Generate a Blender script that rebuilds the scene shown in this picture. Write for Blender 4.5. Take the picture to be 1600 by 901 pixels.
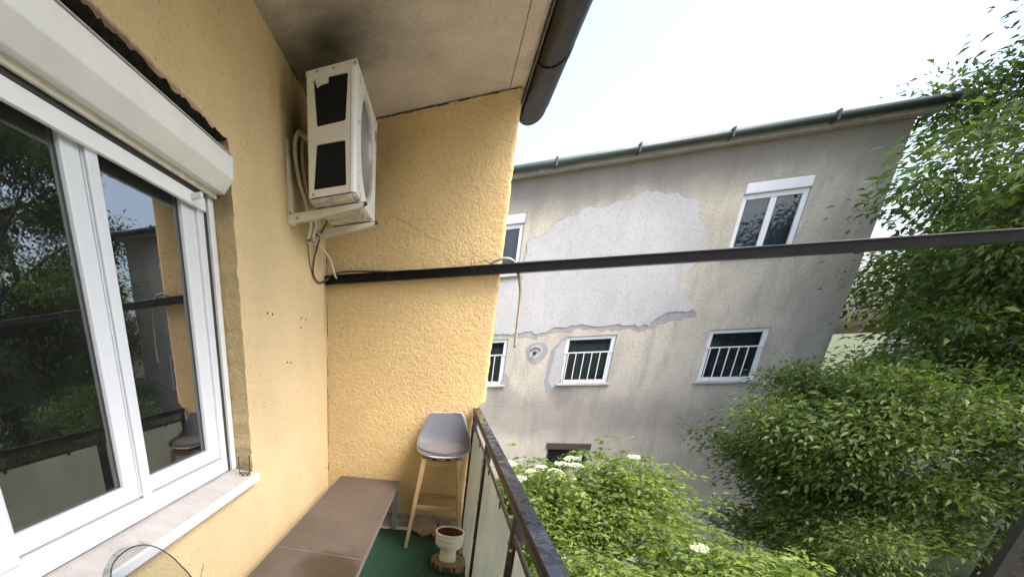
import bpy, math, random
import numpy as np
from mathutils import Vector, Matrix, noise
from mathutils.geometry import tessellate_polygon
R = math.radians
rnd = random.Random(7)
sc = bpy.context.scene
for o in list(bpy.data.objects):
    bpy.data.objects.remove(o)

# ------------------------------------------------------------------ camera
# The photograph is the upper square of a tall ultra-wide frame: the optical axis
# meets the picture at (450.5, 801) of 1600 x 901, focal length 656.28 px.
FPX, PX, PY = 656.277, 450.5, 801.0
YAW, PITCH, ROLL = R(20.1989), R(20.8115), R(-2.5946)
CAM = Vector((0.95, 0.0, 1.539))
_c, _s = math.cos(YAW), math.sin(YAW)
_f, _r, _u = Vector((-_s, _c, 0)), Vector((_c, _s, 0)), Vector((0, 0, 1))
FW = math.cos(PITCH) * _f - math.sin(PITCH) * _u
_u2 = math.cos(PITCH) * _u + math.sin(PITCH) * _f
RT = math.cos(ROLL) * _r + math.sin(ROLL) * _u2
UP = math.cos(ROLL) * _u2 - math.sin(ROLL) * _r
cd = bpy.data.cameras.new('camera')
cam = bpy.data.objects.new('camera', cd)
sc.collection.objects.link(cam)
cam.matrix_world = Matrix(((RT.x, UP.x, -FW.x, CAM.x), (RT.y, UP.y, -FW.y, CAM.y),
                           (RT.z, UP.z, -FW.z, CAM.z), (0, 0, 0, 1)))
cd.sensor_fit = 'HORIZONTAL'
cd.sensor_width = 36.0
cd.lens = FPX / 1600 * 36.0
cd.shift_x = (800 - PX) / 1600
cd.shift_y = (PY - 450.5) / 1600
cd.clip_start, cd.clip_end = 0.02, 2000
sc.camera = cam


def hit(x, y, axis, val):
    """photo pixel -> the point of its ray on the plane axis = val"""
    d = RT * (x - PX) - UP * (y - PY) + FW * FPX
    return CAM + d * ((val - CAM[axis]) / d[axis])


# ------------------------------------------------------------------ light
SUN_EL, SUN_AZ = R(59), R(119)            # azimuth clockwise from +Y
w = bpy.data.worlds.new('World')
sc.world = w
w.use_nodes = True
nt = w.node_tree
bg = nt.nodes['Background']
sky = nt.nodes.new('ShaderNodeTexSky')
sky.sky_type = 'NISHITA'
sky.sun_disc = False
sky.sun_elevation = SUN_EL
sky.sun_rotation = SUN_AZ
sky.air_density = 1.0
sky.dust_density = 6
sky.ozone_density = 1.0
nt.links.new(sky.outputs[0], bg.inputs[0])
bg.inputs[1].default_value = 0.15
sl = bpy.data.lights.new('sun', 'SUN')
sl.energy = 0.6
sl.angle = R(50)
sl.color = (1.0, 0.97, 0.93)
sun = bpy.data.objects.new('sun', sl)
sc.collection.objects.link(sun)
sd = Vector((math.sin(SUN_AZ) * math.cos(SUN_EL), math.cos(SUN_AZ) * math.cos(SUN_EL), math.sin(SUN_EL)))
sun.rotation_euler = sd.to_track_quat('Z', 'Y').to_euler()
sun.location = (6, -6, 12)
vs = sc.view_settings
vs.view_transform = 'Standard'
vs.look = 'None'
vs.exposure = 2.02
vs.gamma = 1.0
vs.use_curve_mapping = False

# ------------------------------------------------------------------ materials
MATS = {}


class NT:
    def __init__(s, name):
        s.m = bpy.data.materials.new(name)
        s.m.use_nodes = True
        s.t = s.m.node_tree
        s.b = s.t.nodes['Principled BSDF']
        s.out = s.t.nodes['Material Output']
        MATS[name] = s.m
        s._pos = None

    def n(s, kind, **kw):
        x = s.t.nodes.new(kind)
        for k, v in kw.items():
            setattr(x, k, v)
        return x

    def l(s, a, b):
        s.t.links.new(a, b)

    def pos(s, obj=False):
        if s._pos is None:
            s._pos = s.n('ShaderNodeTexCoord').outputs['Object'] if obj else s.n('ShaderNodeNewGeometry').outputs['Position']
        return s._pos

    def scaled(s, v, sx, sy, sz):
        m = s.n('ShaderNodeMapping')
        m.inputs['Scale'].default_value = (sx, sy, sz)
        s.l(v, m.inputs['Vector'])
        return m.outputs[0]

    def noise(s, v, scale, detail=4, rough=.55):
        x = s.n('ShaderNodeTexNoise')
        x.inputs['Scale'].default_value = scale
        x.inputs['Detail'].default_value = detail
        x.inputs['Roughness'].default_value = rough
        s.l(v, x.inputs['Vector'])
        return x.outputs['Fac']

    def voro(s, v, scale, feature='F1'):
        x = s.n('ShaderNodeTexVoronoi', feature=feature)
        x.inputs['Scale'].default_value = scale
        s.l(v, x.inputs['Vector'])
        return x.outputs['Distance']

    def ramp(s, f, *stops):
        x = s.n('ShaderNodeValToRGB')
        e = x.color_ramp.elements
        while len(e) < len(stops):
            e.new(.5)
        for i, (p, c) in enumerate(stops):
            e[i].position = p
            e[i].color = (c, c, c, 1) if isinstance(c, (int, float)) else (*c, 1)
        s.l(f, x.inputs[0])
        return x.outputs[0]

    def mix(s, f, a, b, mode='MIX'):
        x = s.n('ShaderNodeMix', data_type='RGBA', blend_type=mode)
        for sock, v in ((x.inputs[0], f), (x.inputs[6], a), (x.inputs[7], b)):
            if isinstance(v, (int, float)):
                sock.default_value = v if sock == x.inputs[0] else (v, v, v, 1)
            elif isinstance(v, tuple):
                sock.default_value = (*v, 1)
            else:
                s.l(v, sock)
        return x.outputs[2]

    def math(s, op, a, b=None):
        x = s.n('ShaderNodeMath', operation=op)
        for i, v in enumerate((a, b)):
            if v is None:
                continue
            if isinstance(v, (int, float)):
                x.inputs[i].default_value = v
            else:
                s.l(v, x.inputs[i])
        return x.outputs[0]

    def blob(s, centre, radii, soft=.5, wob=.35, wscale=6):
        """mask 1 inside an uneven ellipsoid of the place, fading outwards"""
        m = s.n('ShaderNodeVectorMath', operation='SUBTRACT')
        s.l(s.pos(), m.inputs[0])
        m.inputs[1].default_value = centre
        d = s.n('ShaderNodeVectorMath', operation='DIVIDE')
        s.l(m.outputs[0], d.inputs[0])
        d.inputs[1].default_value = radii
        ln = s.n('ShaderNodeVectorMath', operation='LENGTH')
        s.l(d.outputs[0], ln.inputs[0])
        nz = s.math('MULTIPLY', s.math('SUBTRACT', s.noise(s.pos(), wscale, 5, .6), .5), wob * 2)
        v = s.math('ADD', ln.outputs['Value'], nz)
        return s.ramp(v, (max(0, 1 - soft), 1.0), (1.0, 0.0))

    def bump(s, h, strength, dist, prev=None):
        x = s.n('ShaderNodeBump')
        x.inputs['Strength'].default_value = strength
        x.inputs['Distance'].default_value = dist
        s.l(h, x.inputs['Height'])
        if prev is not None:
            s.l(prev, x.inputs['Normal'])
        return x.outputs[0]

    def fin(s, col=None, rough=None, normal=None, **kw):
        b = s.b
        if col is not None:
            if isinstance(col, tuple):
                b.inputs['Base Color'].default_value = (*col, 1)
            else:
                s.l(col, b.inputs['Base Color'])
        if rough is not None:
            if isinstance(rough, (int, float)):
                b.inputs['Roughness'].default_value = rough
            else:
                s.l(rough, b.inputs['Roughness'])
        if normal is not None:
            s.l(normal, b.inputs['Normal'])
        for k, v in kw.items():
            b.inputs[k].default_value = v
        return s.m


def simple(name, col, rough=.5, var=.12,  nscale=14, bscale=0, bstr=.3, bdist=.002, obj=False, rvar=.08, **kw):
    t = NT(name)
    p = t.pos(obj)
    nz = t.noise(p, nscale, 5, .6)
    lo = tuple(c * (1 - var) for c in col)
    hi = tuple(min(1, c * (1 + var)) for c in col)
    c = t.ramp(nz, (.3, lo), (.7, hi))
    nm = t.bump(t.noise(p, bscale, 3), bstr, bdist) if bscale else None
    r = t.ramp(t.noise(p, nscale * 2.3, 3), (.3, max(0, rough - rvar)), (.7, min(1, rough + rvar)))
    return t.fin(c, r, nm, **kw)


def render_wall(name, base, coarse, strength, soot=(), pits=.0):
    t = NT(name)
    p = t.pos()
    big = t.noise(p, 1.6, 4, .6)
    mid = t.noise(p, 9, 5, .65)
    c = t.ramp(big, (.3, tuple(x * .9 for x in base)), (.7, tuple(x * 1.05 for x in base)))
    c = t.mix(t.ramp(mid, (.45, 0.0), (.8, .2)), c, tuple(x * k for x, k in zip(base, (.78, .72, .6))))
    grain = t.noise(p, coarse, 5, .68)
    c = t.mix(t.ramp(grain, (.3, .32), (.52, 0.0)), c, tuple(x * k for x, k in zip(base, (.52, .45, .34))))
    if pits:
        v = t.voro(p, 42)
        sel = t.ramp(t.noise(p, 17, 2), (.5, 0.0), (.56, 1.0))
        pm = t.math('MULTIPLY', t.ramp(v, (.10, 1.0), (.2, 0.0)), sel)
        c = t.mix(t.math('MULTIPLY', pm, pits), c, tuple(x * .3 for x in base))
    for ctr, rad, amt, soft in soot:
        k = t.math('MULTIPLY', t.blob(ctr, rad, soft), amt)
        c = t.mix(k, c, (.055, .048, .036))
    n1 = t.bump(t.noise(p, coarse * .45, 3), strength * .5, .012)
    n2 = t.bump(grain, strength, .017, n1)
    return t.fin(c, .93, n2)


YEL = (.685, .515, .262)
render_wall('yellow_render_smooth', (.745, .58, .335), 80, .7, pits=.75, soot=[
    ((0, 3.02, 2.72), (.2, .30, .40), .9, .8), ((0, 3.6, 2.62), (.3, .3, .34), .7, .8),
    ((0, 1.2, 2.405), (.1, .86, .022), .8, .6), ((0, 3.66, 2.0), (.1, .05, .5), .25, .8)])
render_wall('yellow_render_rough', YEL, 50, 1.0, soot=[
    ((.25, 3.72, 2.75), (.45, .3, .45), .45, .9), ((.6, 3.72, .06), (.9, .1, .09), .4, .7)])
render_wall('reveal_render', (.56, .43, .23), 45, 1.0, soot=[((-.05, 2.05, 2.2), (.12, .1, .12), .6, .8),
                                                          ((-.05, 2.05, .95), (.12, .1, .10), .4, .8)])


def soffit_mat():
    t = NT('soffit_render')
    p = t.pos()
    c = t.ramp(t.noise(p, 3, 5, .65), (.3, (.42, .37, .295)), (.72, (.59, .53, .435)))
    sp = t.noise(p, 85, 5, .75)
    c = t.mix(t.ramp(sp, (.34, .6), (.47, 0.0)), c, (.15, .13, .10))
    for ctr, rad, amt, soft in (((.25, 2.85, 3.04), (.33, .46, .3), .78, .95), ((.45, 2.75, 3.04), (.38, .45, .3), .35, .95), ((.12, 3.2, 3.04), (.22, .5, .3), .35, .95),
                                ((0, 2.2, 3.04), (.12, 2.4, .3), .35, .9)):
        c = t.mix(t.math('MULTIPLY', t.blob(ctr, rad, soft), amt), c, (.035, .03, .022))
    return t.fin(c, .95, t.bump(sp, .7, .008))


soffit_mat()
simple('white_plastic', (.70, .725, .76), .32, .012, 6, rvar=.015)
simple('box_white', (.80, .80, .79), .42, .05, 5)
simple('bar_white', (.80, .82, .83), .35, .04, 8)
simple('guide_white', (.74, .745, .74), .4, .06, 9)
simple('rubber_and_shade', (.03, .03, .03), .6)
simple('dark_gap', (.022, .02, .014), .95, .5, 40, 80, 1, .01)
simple('seal_grey', (.10, .105, .11), .6)
simple('spacer_bar', (.42, .50, .50), .35)
simple('room_paint', (.10, .095, .09), .8)


def sill_mat():
    t = NT('stone_sill')
    p = t.pos()
    c = t.ramp(t.noise(p, 7, 6, .7), (.3, (.42, .40, .38)), (.7, (.60, .58, .56)))
    c = t.mix(t.ramp(t.noise(p, 120, 2), (.35, .3), (.5, 0.0)), c, (.34, .32, .30))
    d = t.ramp(t.noise(p, 28, 5, .7), (.62, 0.0), (.7, .6))
    c = t.mix(d, c, (.22, .17, .12))
    return t.fin(c, .6, t.bump(t.noise(p, 150, 2), .25, .002))


sill_mat()


def glass_mat(name, tint, f0ior, rough=0.0, dust=0.0):
    t = NT(name)
    tr = t.n('ShaderNodeBsdfTransparent')
    tr.inputs[0].default_value = (*tint, 1)
    gl = t.n('ShaderNodeBsdfGlossy')
    gl.inputs['Roughness'].default_value = rough
    gl.inputs['Color'].default_value = (1, 1, 1, 1)
    fr = t.n('ShaderNodeFresnel')
    fr.inputs[0].default_value = f0ior
    mx = t.n('ShaderNodeMixShader')
    t.l(fr.outputs[0], mx.inputs[0])
    t.l(tr.outputs[0], mx.inputs[1])
    t.l(gl.outputs[0], mx.inputs[2])
    res = mx.outputs[0]
    if dust:
        df = t.n('ShaderNodeBsdfDiffuse')
        df.inputs[0].default_value = (.55, .57, .57, 1)
        m2 = t.n('ShaderNodeMixShader')
        t.l(t.ramp(t.noise(t.scaled(t.pos(), 1, 3, 1), 3, 5, .7), (.3, dust * .4), (.75, dust * 1.6)), m2.inputs[0])
        t.l(res, m2.inputs[1])
        t.l(df.outputs[0], m2.inputs[2])
        res = m2.outputs[0]
    t.l(res, t.out.inputs[0])
    return t.m


glass_mat('window_glass', (.82, .86, .85), 2.7, 0.0, .012)
glass_mat('far_glass', (.6, .65, .68), 1.5, .02)
glass_mat('tumbler_glass', (.90, .92, .92), 1.2)
glass_mat('smoke_acrylic', (.74, .765, .76), 1.12)
glass_mat('smoke_band', (.66, .69, .68), 1.2)
simple('acrylic_rim', (.035, .04, .042), .15)


def ribbed_glass():
    t = NT('ribbed_glass')
    p = t.pos()
    rib = t.noise(t.scaled(p, 1, 130, 4), 1, 2)
    tr = t.n('ShaderNodeBsdfTranslucent')
    t.l(t.ramp(t.noise(t.scaled(p, 1, 6, 2.5), 1, 4), (.3, (.58, .62, .56)), (.7, (.80, .82, .75))), tr.inputs[0])
    df = t.n('ShaderNodeBsdfDiffuse')
    df.inputs[0].default_value = (.40, .44, .40, 1)
    m1 = t.n('ShaderNodeMixShader')
    m1.inputs[0].default_value = .25
    t.l(tr.outputs[0], m1.inputs[1])
    t.l(df.outputs[0], m1.inputs[2])
    gl = t.n('ShaderNodeBsdfGlossy')
    gl.inputs['Roughness'].default_value = .22
    t.l(t.bump(rib, .35, .004), gl.inputs['Normal'])
    fr = t.n('ShaderNodeFresnel')
    fr.inputs[0].default_value = 1.45
    m2 = t.n('ShaderNodeMixShader')
    t.l(fr.outputs[0], m2.inputs[0])
    t.l(m1.outputs[0], m2.inputs[1])
    t.l(gl.outputs[0], m2.inputs[2])
    t.l(m2.outputs[0], t.out.inputs[0])


ribbed_glass()


def wet_metal():
    t = NT('wet_black_paint')
    p = t.pos()
    c = t.ramp(t.noise(p, 12, 6, .7), (.3, (.007, .0065, .007)), (.75, (.018, .0165, .0165)))
    v = t.noise(t.scaled(p, 1, .7, 1), 34, 2, .4)
    film = t.ramp(v, (.47, 0.0), (.53, 1.0))
    sx = t.n('ShaderNodeSeparateXYZ')
    t.l(t.n('ShaderNodeNewGeometry').outputs['Normal'], sx.inputs[0])
    film = t.math('MULTIPLY', film, t.ramp(sx.outputs[2], (.5, 0.0), (.7, 1.0)))      # water lies on the top only
    r = t.ramp(film, (0, .5), (1, .07))
    drops = t.ramp(t.voro(p, 70), (.15, 1.0), (.42, 0.0))
    h = t.math('ADD', t.math('MULTIPLY', film, .8), t.math('MULTIPLY', drops, .6))
    return t.fin(c, r, t.bump(h, .18, .002), **{'Specular IOR Level': .25})


wet_metal()
simple('black_metal', (.009, .008, .008), .42, .35, 25, 60, .15, .002)
simple('brown_metal', (.030, .024, .022), .45, .3, 30, 70, .2, .002)
simple('bolt_steel', (.35, .35, .34), .35, .2, Metallic=1.0)


def channel_mat():
    t = NT('channel_black')
    p = t.pos()
    c = t.ramp(t.noise(p, 18, 6, .7), (.4, (.004, .004, .0045)), (.8, (.010, .010, .011)))
    sp = t.ramp(t.noise(p, 55, 4, .7), (.66, 0.0), (.72, .8))
    c = t.mix(t.math('MULTIPLY', sp, t.blob((.35, 3.66, 2.05), (.5, .2, .2), .6)), c, (.38, .36, .32))
    return t.fin(c, .25, t.bump(sp, .2, .002), **{'Specular IOR Level': .14})


channel_mat()


def gutter_mat():
    t = NT('weathered_gutter')
    p = t.pos()
    s = t.noise(t.scaled(p, 7, 2.0, 7), 2.6, 6, .75)
    c = t.ramp(s, (.42, (.002, .002, .002)), (.54, (.006, .006, .0056)), (.66, (.04, .041, .038)))
    return t.fin(c, .45, t.bump(t.noise(p, 45, 3), .2, .003), **{'Specular IOR Level': .35})


gutter_mat()


def carpet_mat():
    t = NT('green_carpet')
    p = t.pos()
    c = t.ramp(t.noise(p, 160, 3, .7), (.3, (.003, .024, .012)), (.7, (.018, .088, .046)))
    c = t.mix(t.ramp(t.noise(p, 5, 4), (.4, 0.0), (.75, .45)), c, (.008, .036, .02))
    c = t.mix(t.ramp(t.noise(p, 75, 1, .3), (.73, 0.0), (.76, .8)), c, (.11, .17, .11))
    return t.fin(c, .95, t.bump(t.noise(p, 260, 2), .9, .006))


carpet_mat()


def bench_mat():
    t = NT('brown_board')
    p = t.pos()
    c = t.ramp(t.noise(p, 3.2, 5, .65), (.3, (.068, .055, .047)), (.72, (.108, .089, .078)))
    c = t.mix(t.ramp(t.noise(p, 190, 2), (.35, .5), (.5, 0.0)), c, (.05, .037, .03))
    drops = t.math('MULTIPLY', t.ramp(t.voro(p, 21), (.11, 1.0), (.17, 0.0)), t.ramp(t.noise(p, 2.6, 3), (.42, 0.0), (.52, 1.0)))
    wet = t.blob((.46, 1.95, .46), (.2, .22, .2), .35, .5, 9)
    k = t.math('MAXIMUM', drops, t.math('MULTIPLY', wet, .8))
    c = t.mix(k, c, (.028, .019, .015))
    r = t.ramp(k, (0, .55), (1, .25))
    return t.fin(c, r, t.bump(t.noise(p, 220, 2), .25, .0015))


bench_mat()
simple('bench_edge', (.34, .33, .33), .35, .15, 20, Metallic=.6)
simple('bench_groove', (.24, .21, .19), .6, .2, 60)
simple('leg_grey', (.27, .30, .34), .42, .1, 10, Metallic=.3)


def fabric(name, col):
    t = NT(name)
    p = t.pos(True)
    a = t.noise(t.scaled(p, 400, 900, 900), 1, 2)
    c = t.ramp(t.noise(p, 320, 2), (.3, tuple(x * .8 for x in col)), (.7, tuple(x * 1.15 for x in col)))
    return t.fin(c, .9, t.bump(a, .3, .001))


fabric('grey_fabric', (.12, .13, .16))
fabric('grey_cushion', (.125, .125, .135))
simple('grey_shell', (.36, .355, .35), .45, .05)


def wood(name, a, b, axis=2, rings=False):
    t = NT(name)
    p = t.pos(True)
    sx = [26, 26, 26]
    sx[axis] = 2.2
    if rings:
        ln = t.n('ShaderNodeVectorMath', operation='LENGTH')
        t.l(t.scaled(p, 1, 1, 0), ln.inputs[0])
        wob = t.math('MULTIPLY', t.noise(p, 14, 3), .03)
        q = t.math('SINE', t.math('MULTIPLY', t.math('ADD', ln.outputs['Value'], wob), 620))
        c = t.ramp(t.math('ADD', t.math('MULTIPLY', q, .07), t.noise(p, 18, 4, .7)), (.25, a), (.8, b))
        return t.fin(c, .8, t.bump(t.noise(p, 60, 3), .4, .003))
    c = t.ramp(t.noise(t.scaled(p, *sx), 1.6, 4, .6), (.3, a), (.7, b))
    return t.fin(c, .5, t.bump(t.noise(t.scaled(p, *sx), 5, 2), .15, .001))


wood('beech_wood', (.36, .245, .135), (.52, .375, .22))
wood('beech_bar', (.27, .155, .075), (.40, .25, .12), axis=0)
wood('log_end', (.13, .085, .055), (.36, .255, .175), rings=True)
def bark_mat():
    t = NT('log_bark')
    p = t.pos(True)
    h = t.noise(t.scaled(p, 70, 70, 9), 1, 4, .6)
    return t.fin(t.ramp(h, (.36, (.018, .012, .009)), (.5, (.13, .09, .06)), (.64, (.34, .26, .19))), .9, t.bump(h, 1, .01))


bark_mat()
simple('ceramic_white', (.76, .75, .71), .45, .08, 12, 60, .1, .002)
simple('terracotta', (.10, .042, .024), .8, .2, 20, 60, .3, .003)
simple('white_screed', (.55, .51, .48), .85, .2, 14, 60, .5, .004)
simple('plinth_concrete', (.33, .30, .27), .95, .35, 18, 45, .9, .01)
simple('raw_masonry', (.16, .12, .09), .95, .5, 25, 50, 1, .02)
simple('ac_white', (.64, .615, .55), .4, .05, 6)
simple('ac_front', (.70, .715, .72), .32, .04, 6)
simple('ac_grille', (.52, .52, .52), .42, .06)
simple('ac_dark', (.006, .0065, .009), .7, .3, 60, **{'Specular IOR Level': .25})
simple('ac_pan', (.38, .365, .32), .6, .5, 16, 40, .3, .003)
simple('fan_black', (.03, .03, .033), .45)
simple('bracket_white', (.62, .595, .53), .5, .12, 9)
simple('pipe_wrap', (.60, .56, .48), .65, .15, 14, 90, .3, .003)
simple('hose_grey', (.58, .57, .52), .45, .12)
simple('hose_dirty', (.30, .27, .22), .55, .3, 20)
simple('cable_brown', (.085, .06, .045), .55, .3, 20)
simple('cable_black', (.014, .014, .014), .5)
simple('wire_rust', (.045, .032, .024), .7)
simple('screw_metal', (.28, .26, .23), .45, Metallic=.7)
simple('label_grey', (.25, .26, .28), .5)


def facade_mat(name, a, b, grime, gscale, bs, bstr):
    t = NT(name)
    p = t.pos()
    c = t.ramp(t.noise(p, .9, 6, .65), (.3, a), (.7, b))
    st = t.noise(t.scaled(p, 2.4, 1, .5), gscale, 6, .7)
    c = t.mix(t.ramp(st, (.46, 0.0), (.78, .75)), c, grime)
    sp = t.noise(p, 22, 5, .75)
    c = t.mix(t.ramp(sp, (.34, .55), (.48, 0.0)), c, tuple(x * .7 for x in grime))
    return t, c, t.bump(t.noise(p, bs, 3), bstr, .012)


def old_plaster():
    t, c, nm = facade_mat('old_plaster', (.45, .41, .335), (.575, .53, .44), (.27, .25, .22), 1.3, 16, .8)
    # grime washed down from the eaves and along the foot of the wall: stains of the wall itself
    for ctr, rad, amt in (((5.2, 13, 4.95), (7.5, 1, .85), .65), ((4, 13, -.35), (6.5, 1, .7), .5), ((3.9, 13, .3), (.35, 1, .5), .55), ((2.5, 13, .25), (.5, 1, .45), .5)):
        c = t.mix(t.math('MULTIPLY', t.blob(ctr, rad, .6, .5, 1.5), amt), c, (.20, .185, .17))
    t.fin(c, .95, nm)


old_plaster()
t_, c_, n_ = facade_mat('cement_patch', (.43, .425, .42), (.50, .495, .485), (.36, .35, .34), 1.0, 9, .2)
t_.fin(c_, .9, n_)
t_, c_, n_ = facade_mat('cement_rim', (.30, .30, .30), (.38, .375, .37), (.24, .235, .23), 2.4, 25, .5)
t_.fin(c_, .92, n_)
simple('far_white', (.74, .75, .77), .4, .05, 3)
simple('far_sill', (.40, .39, .37), .7, .2, 6)
simple('curtain', (.40, .41, .47), .9, .18, 3)
simple('net_curtain', (.24, .25, .26), .9, .3, 12)
simple('zinc_gutter', (.075, .095, .09), .45, .2, 2, Metallic=.3)
simple('brown_shutter', (.075, .045, .042), .6, .15, 3)
simple('void_black', (.012, .011, .011), .9)


def grass_mat():
    t = NT('lawn')
    p = t.pos()
    c = t.ramp(t.noise(p, 1.2, 6, .7), (.3, (.05, .065, .028)), (.7, (.10, .12, .05)))
    c = t.mix(t.ramp(t.noise(p, 30, 3), (.4, .5), (.6, 0.0)), c, (.03, .045, .015))
    return t.fin(c, .95, t.bump(t.noise(p, 40, 3), .8, .05))


grass_mat()


simple('bounce_concrete', (.36, .335, .30), .9, .25, 2, 30, .5, .01)


def leaf_mat(name, a, b, trans=.45):
    t = NT(name)
    oi = t.n('ShaderNodeNewGeometry').outputs['Random Per Island']
    c = t.ramp(oi, (0, a), (1, b))
    tr = t.n('ShaderNodeBsdfTranslucent')
    t.l(t.mix(1.0, c, (1.3, 1.35, .6), 'MULTIPLY'), tr.inputs[0])
    t.fin(c, .48)
    mx = t.n('ShaderNodeMixShader')
    mx.inputs[0].default_value = trans
    t.l(t.b.outputs[0], mx.inputs[1])
    t.l(tr.outputs[0], mx.inputs[2])
    t.l(mx.outputs[0], t.out.inputs[0])


leaf_mat('elder_leaf', (.055, .105, .018), (.22, .29, .055), .5)
leaf_mat('walnut_leaf', (.04, .08, .018), (.135, .185, .04), .45)
leaf_mat('fir_leaf', (.022, .05, .018), (.075, .12, .034), .3)
leaf_mat('pale_leaf', (.05, .09, .02), (.11, .16, .035), .4)
simple('umbel_cream', (.50, .53, .36), .8, .08, 30)
simple('green_stem', (.09, .12, .04), .7)
simple('bark', (.085, .068, .052), .95, .35, 8, 24, 1, .03)
simple('roof_tile', (.34, .135, .085), .8, .35, 4, 10, .4, .02)
simple('far_render', (.55, .52, .46), .9, .1, 2)
simple('drain_cap', (.74, .76, .78), .35)

# ------------------------------------------------------------------ mesh helpers
COL = sc.collection


class MB:
    def __init__(s):
        s.v, s.f, s.sm = [], [], []

    def add(s, vs, fs, smooth=False):
        o = len(s.v)
        s.v += [Vector(v) for v in vs]
        s.f += [[i + o for i in f] for f in fs]
        s.sm += [smooth] * len(fs)
        return s

    def box(s, x0, x1, y0, y1, z0, z1):
        v = [(x, y, z) for z in (z0, z1) for y in (y0, y1) for x in (x0, x1)]
        return s.add(v, [(0, 2, 3, 1), (4, 5, 7, 6), (0, 1, 5, 4), (2, 6, 7, 3), (0, 4, 6, 2), (1, 3, 7, 5)])

    def hexa(s, bot, top):
        return s.add(list(bot) + list(top), [(3, 2, 1, 0), (4, 5, 6, 7), (0, 1, 5, 4), (1, 2, 6, 5), (2, 3, 7, 6), (3, 0, 4, 7)])

    def prism(s, poly, d):
        """convex or concave planar polygon (3D points) extruded by vector d"""
        d = Vector(d)
        n = len(poly)
        p = [Vector(q) for q in poly]
        tri = tessellate_polygon([p])
        vs = p + [q + d for q in p]
        fs = [tuple(t) for t in tri] + [tuple(i + n for i in reversed(t)) for t in tri]
        fs += [(i, i + n, (i + 1) % n + n, (i + 1) % n) for i in range(n)]
        return s.add(vs, fs)

    def sheet(s, loops):
        """flat polygon with holes"""
        lp = [[Vector(q) for q in l] for l in loops]
        tri = tessellate_polygon(lp)
        return s.add([q for l in lp for q in l], [tuple(t) for t in tri])

    def tube(s, pts, r, n=8, caps=True, smooth=True):
        pts = [Vector(p) for p in pts]
        rs = r if isinstance(r, (list, tuple)) else [r] * len(pts)
        vs, fs = [], []
        a = None
        for i, p in enumerate(pts):
            d = (pts[min(i + 1, len(pts) - 1)] - pts[max(i - 1, 0)]).normalized()
            if a is None:
                a = d.orthogonal().normalized()
            a = (a - d * a.dot(d)).normalized()
            b = d.cross(a)
            for k in range(n):
                t = 2 * math.pi * k / n
                vs.append(p + (a * math.cos(t) + b * math.sin(t)) * rs[i])
        for i in range(len(pts) - 1):
            for k in range(n):
                fs.append((i * n + k, i * n + (k + 1) % n, (i + 1) * n + (k + 1) % n, (i + 1) * n + k))
        s.add(vs, fs, smooth)
        if caps:
            o = len(s.v) - len(vs)
            s.f += [[o + k for k in reversed(range(n))], [o + (len(pts) - 1) * n + k for k in range(n)]]
            s.sm += [False, False]
        return s

    def bar(s, a, b, w, h, up=(0, 0, 1)):
        a, b = Vector(a), Vector(b)
        d = (b - a).normalized()
        sx = d.cross(Vector(up)).normalized() * (w / 2)
        sz = sx.cross(d).normalized() * (h / 2)
        return s.hexa([a - sx - sz, a + sx - sz, b + sx - sz, b - sx - sz], [a - sx + sz, a + sx + sz, b + sx + sz, b - sx + sz])

    def lathe(s, prof, c, n=32, axis=2, smooth=True):
        vs, fs = [], []
        c = Vector(c)
        for r, z in prof:
            for k in range(n):
                t = 2 * math.pi * k / n
                q = [r * math.cos(t), r * math.sin(t), z]
                if axis == 0:
                    q = [z, r * math.cos(t), r * math.sin(t)]
                if axis == 1:
                    q = [r * math.cos(t), z, r * math.sin(t)]
                vs.append(c + Vector(q))
        for i in range(len(prof) - 1):
            for k in range(n):
                fs.append((i * n + k, i * n + (k + 1) % n, (i + 1) * n + (k + 1) % n, (i + 1) * n + k))
        return s.add(vs, fs, smooth)

    def grid(s, rows, smooth=True, closed=False):
        m = len(rows[0])
        fs = []
        for i in range(len(rows) - 1):
            for k in range(m - 1 + (1 if closed else 0)):
                fs.append((i * m + k, i * m + (k + 1) % m, (i + 1) * m + (k + 1) % m, (i + 1) * m + k))
        return s.add([q for r in rows for q in r], fs, smooth)


def origin_of(o):
    p = Vector((0, 0, 0))
    while o is not None:
        p += o.location
        o = o.parent
    return p


def put(name, mb, mat, parent=None, bevel=0, at=None, solid=0, seg=2):
    """one mesh object; vertices are given in world metres"""
    loc = Vector(at) if at is not None else Vector((0, 0, 0))
    me = bpy.data.meshes.new(name)
    base = loc if parent is None else origin_of(parent) + (loc - origin_of(parent) if at is not None else Vector((0, 0, 0)))
    me.from_pydata([tuple(v - base) for v in mb.v], [], mb.f)
    me.polygons.foreach_set('use_smooth', mb.sm)
    me.materials.append(MATS[mat])
    me.update()
    o = bpy.data.objects.new(name, me)
    COL.objects.link(o)
    if parent is not None:
        o.parent = parent
        o.location = base - origin_of(parent)
    else:
        o.location = loc
    if solid:
        m = o.modifiers.new('solid', 'SOLIDIFY')
        m.thickness = solid
        m.offset = 0
    if bevel:
        m = o.modifiers.new('bevel', 'BEVEL')
        m.width = bevel
        m.segments = seg
        m.limit_method = 'ANGLE'
        m.angle_limit = R(35)
    return o


def tag(o, label=None, cat=None, group=None, kind=None):
    for k, v in (('label', label), ('category', cat), ('group', group), ('kind', kind)):
        if v:
            o[k] = v
    return o


def thing(name, loc, label, cat, group=None):
    o = bpy.data.objects.new(name, None)
    o.empty_display_size = .1
    COL.objects.link(o)
    o.location = loc
    return tag(o, label, cat, group)


def jit(a):
    return rnd.uniform(-a, a)


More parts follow.
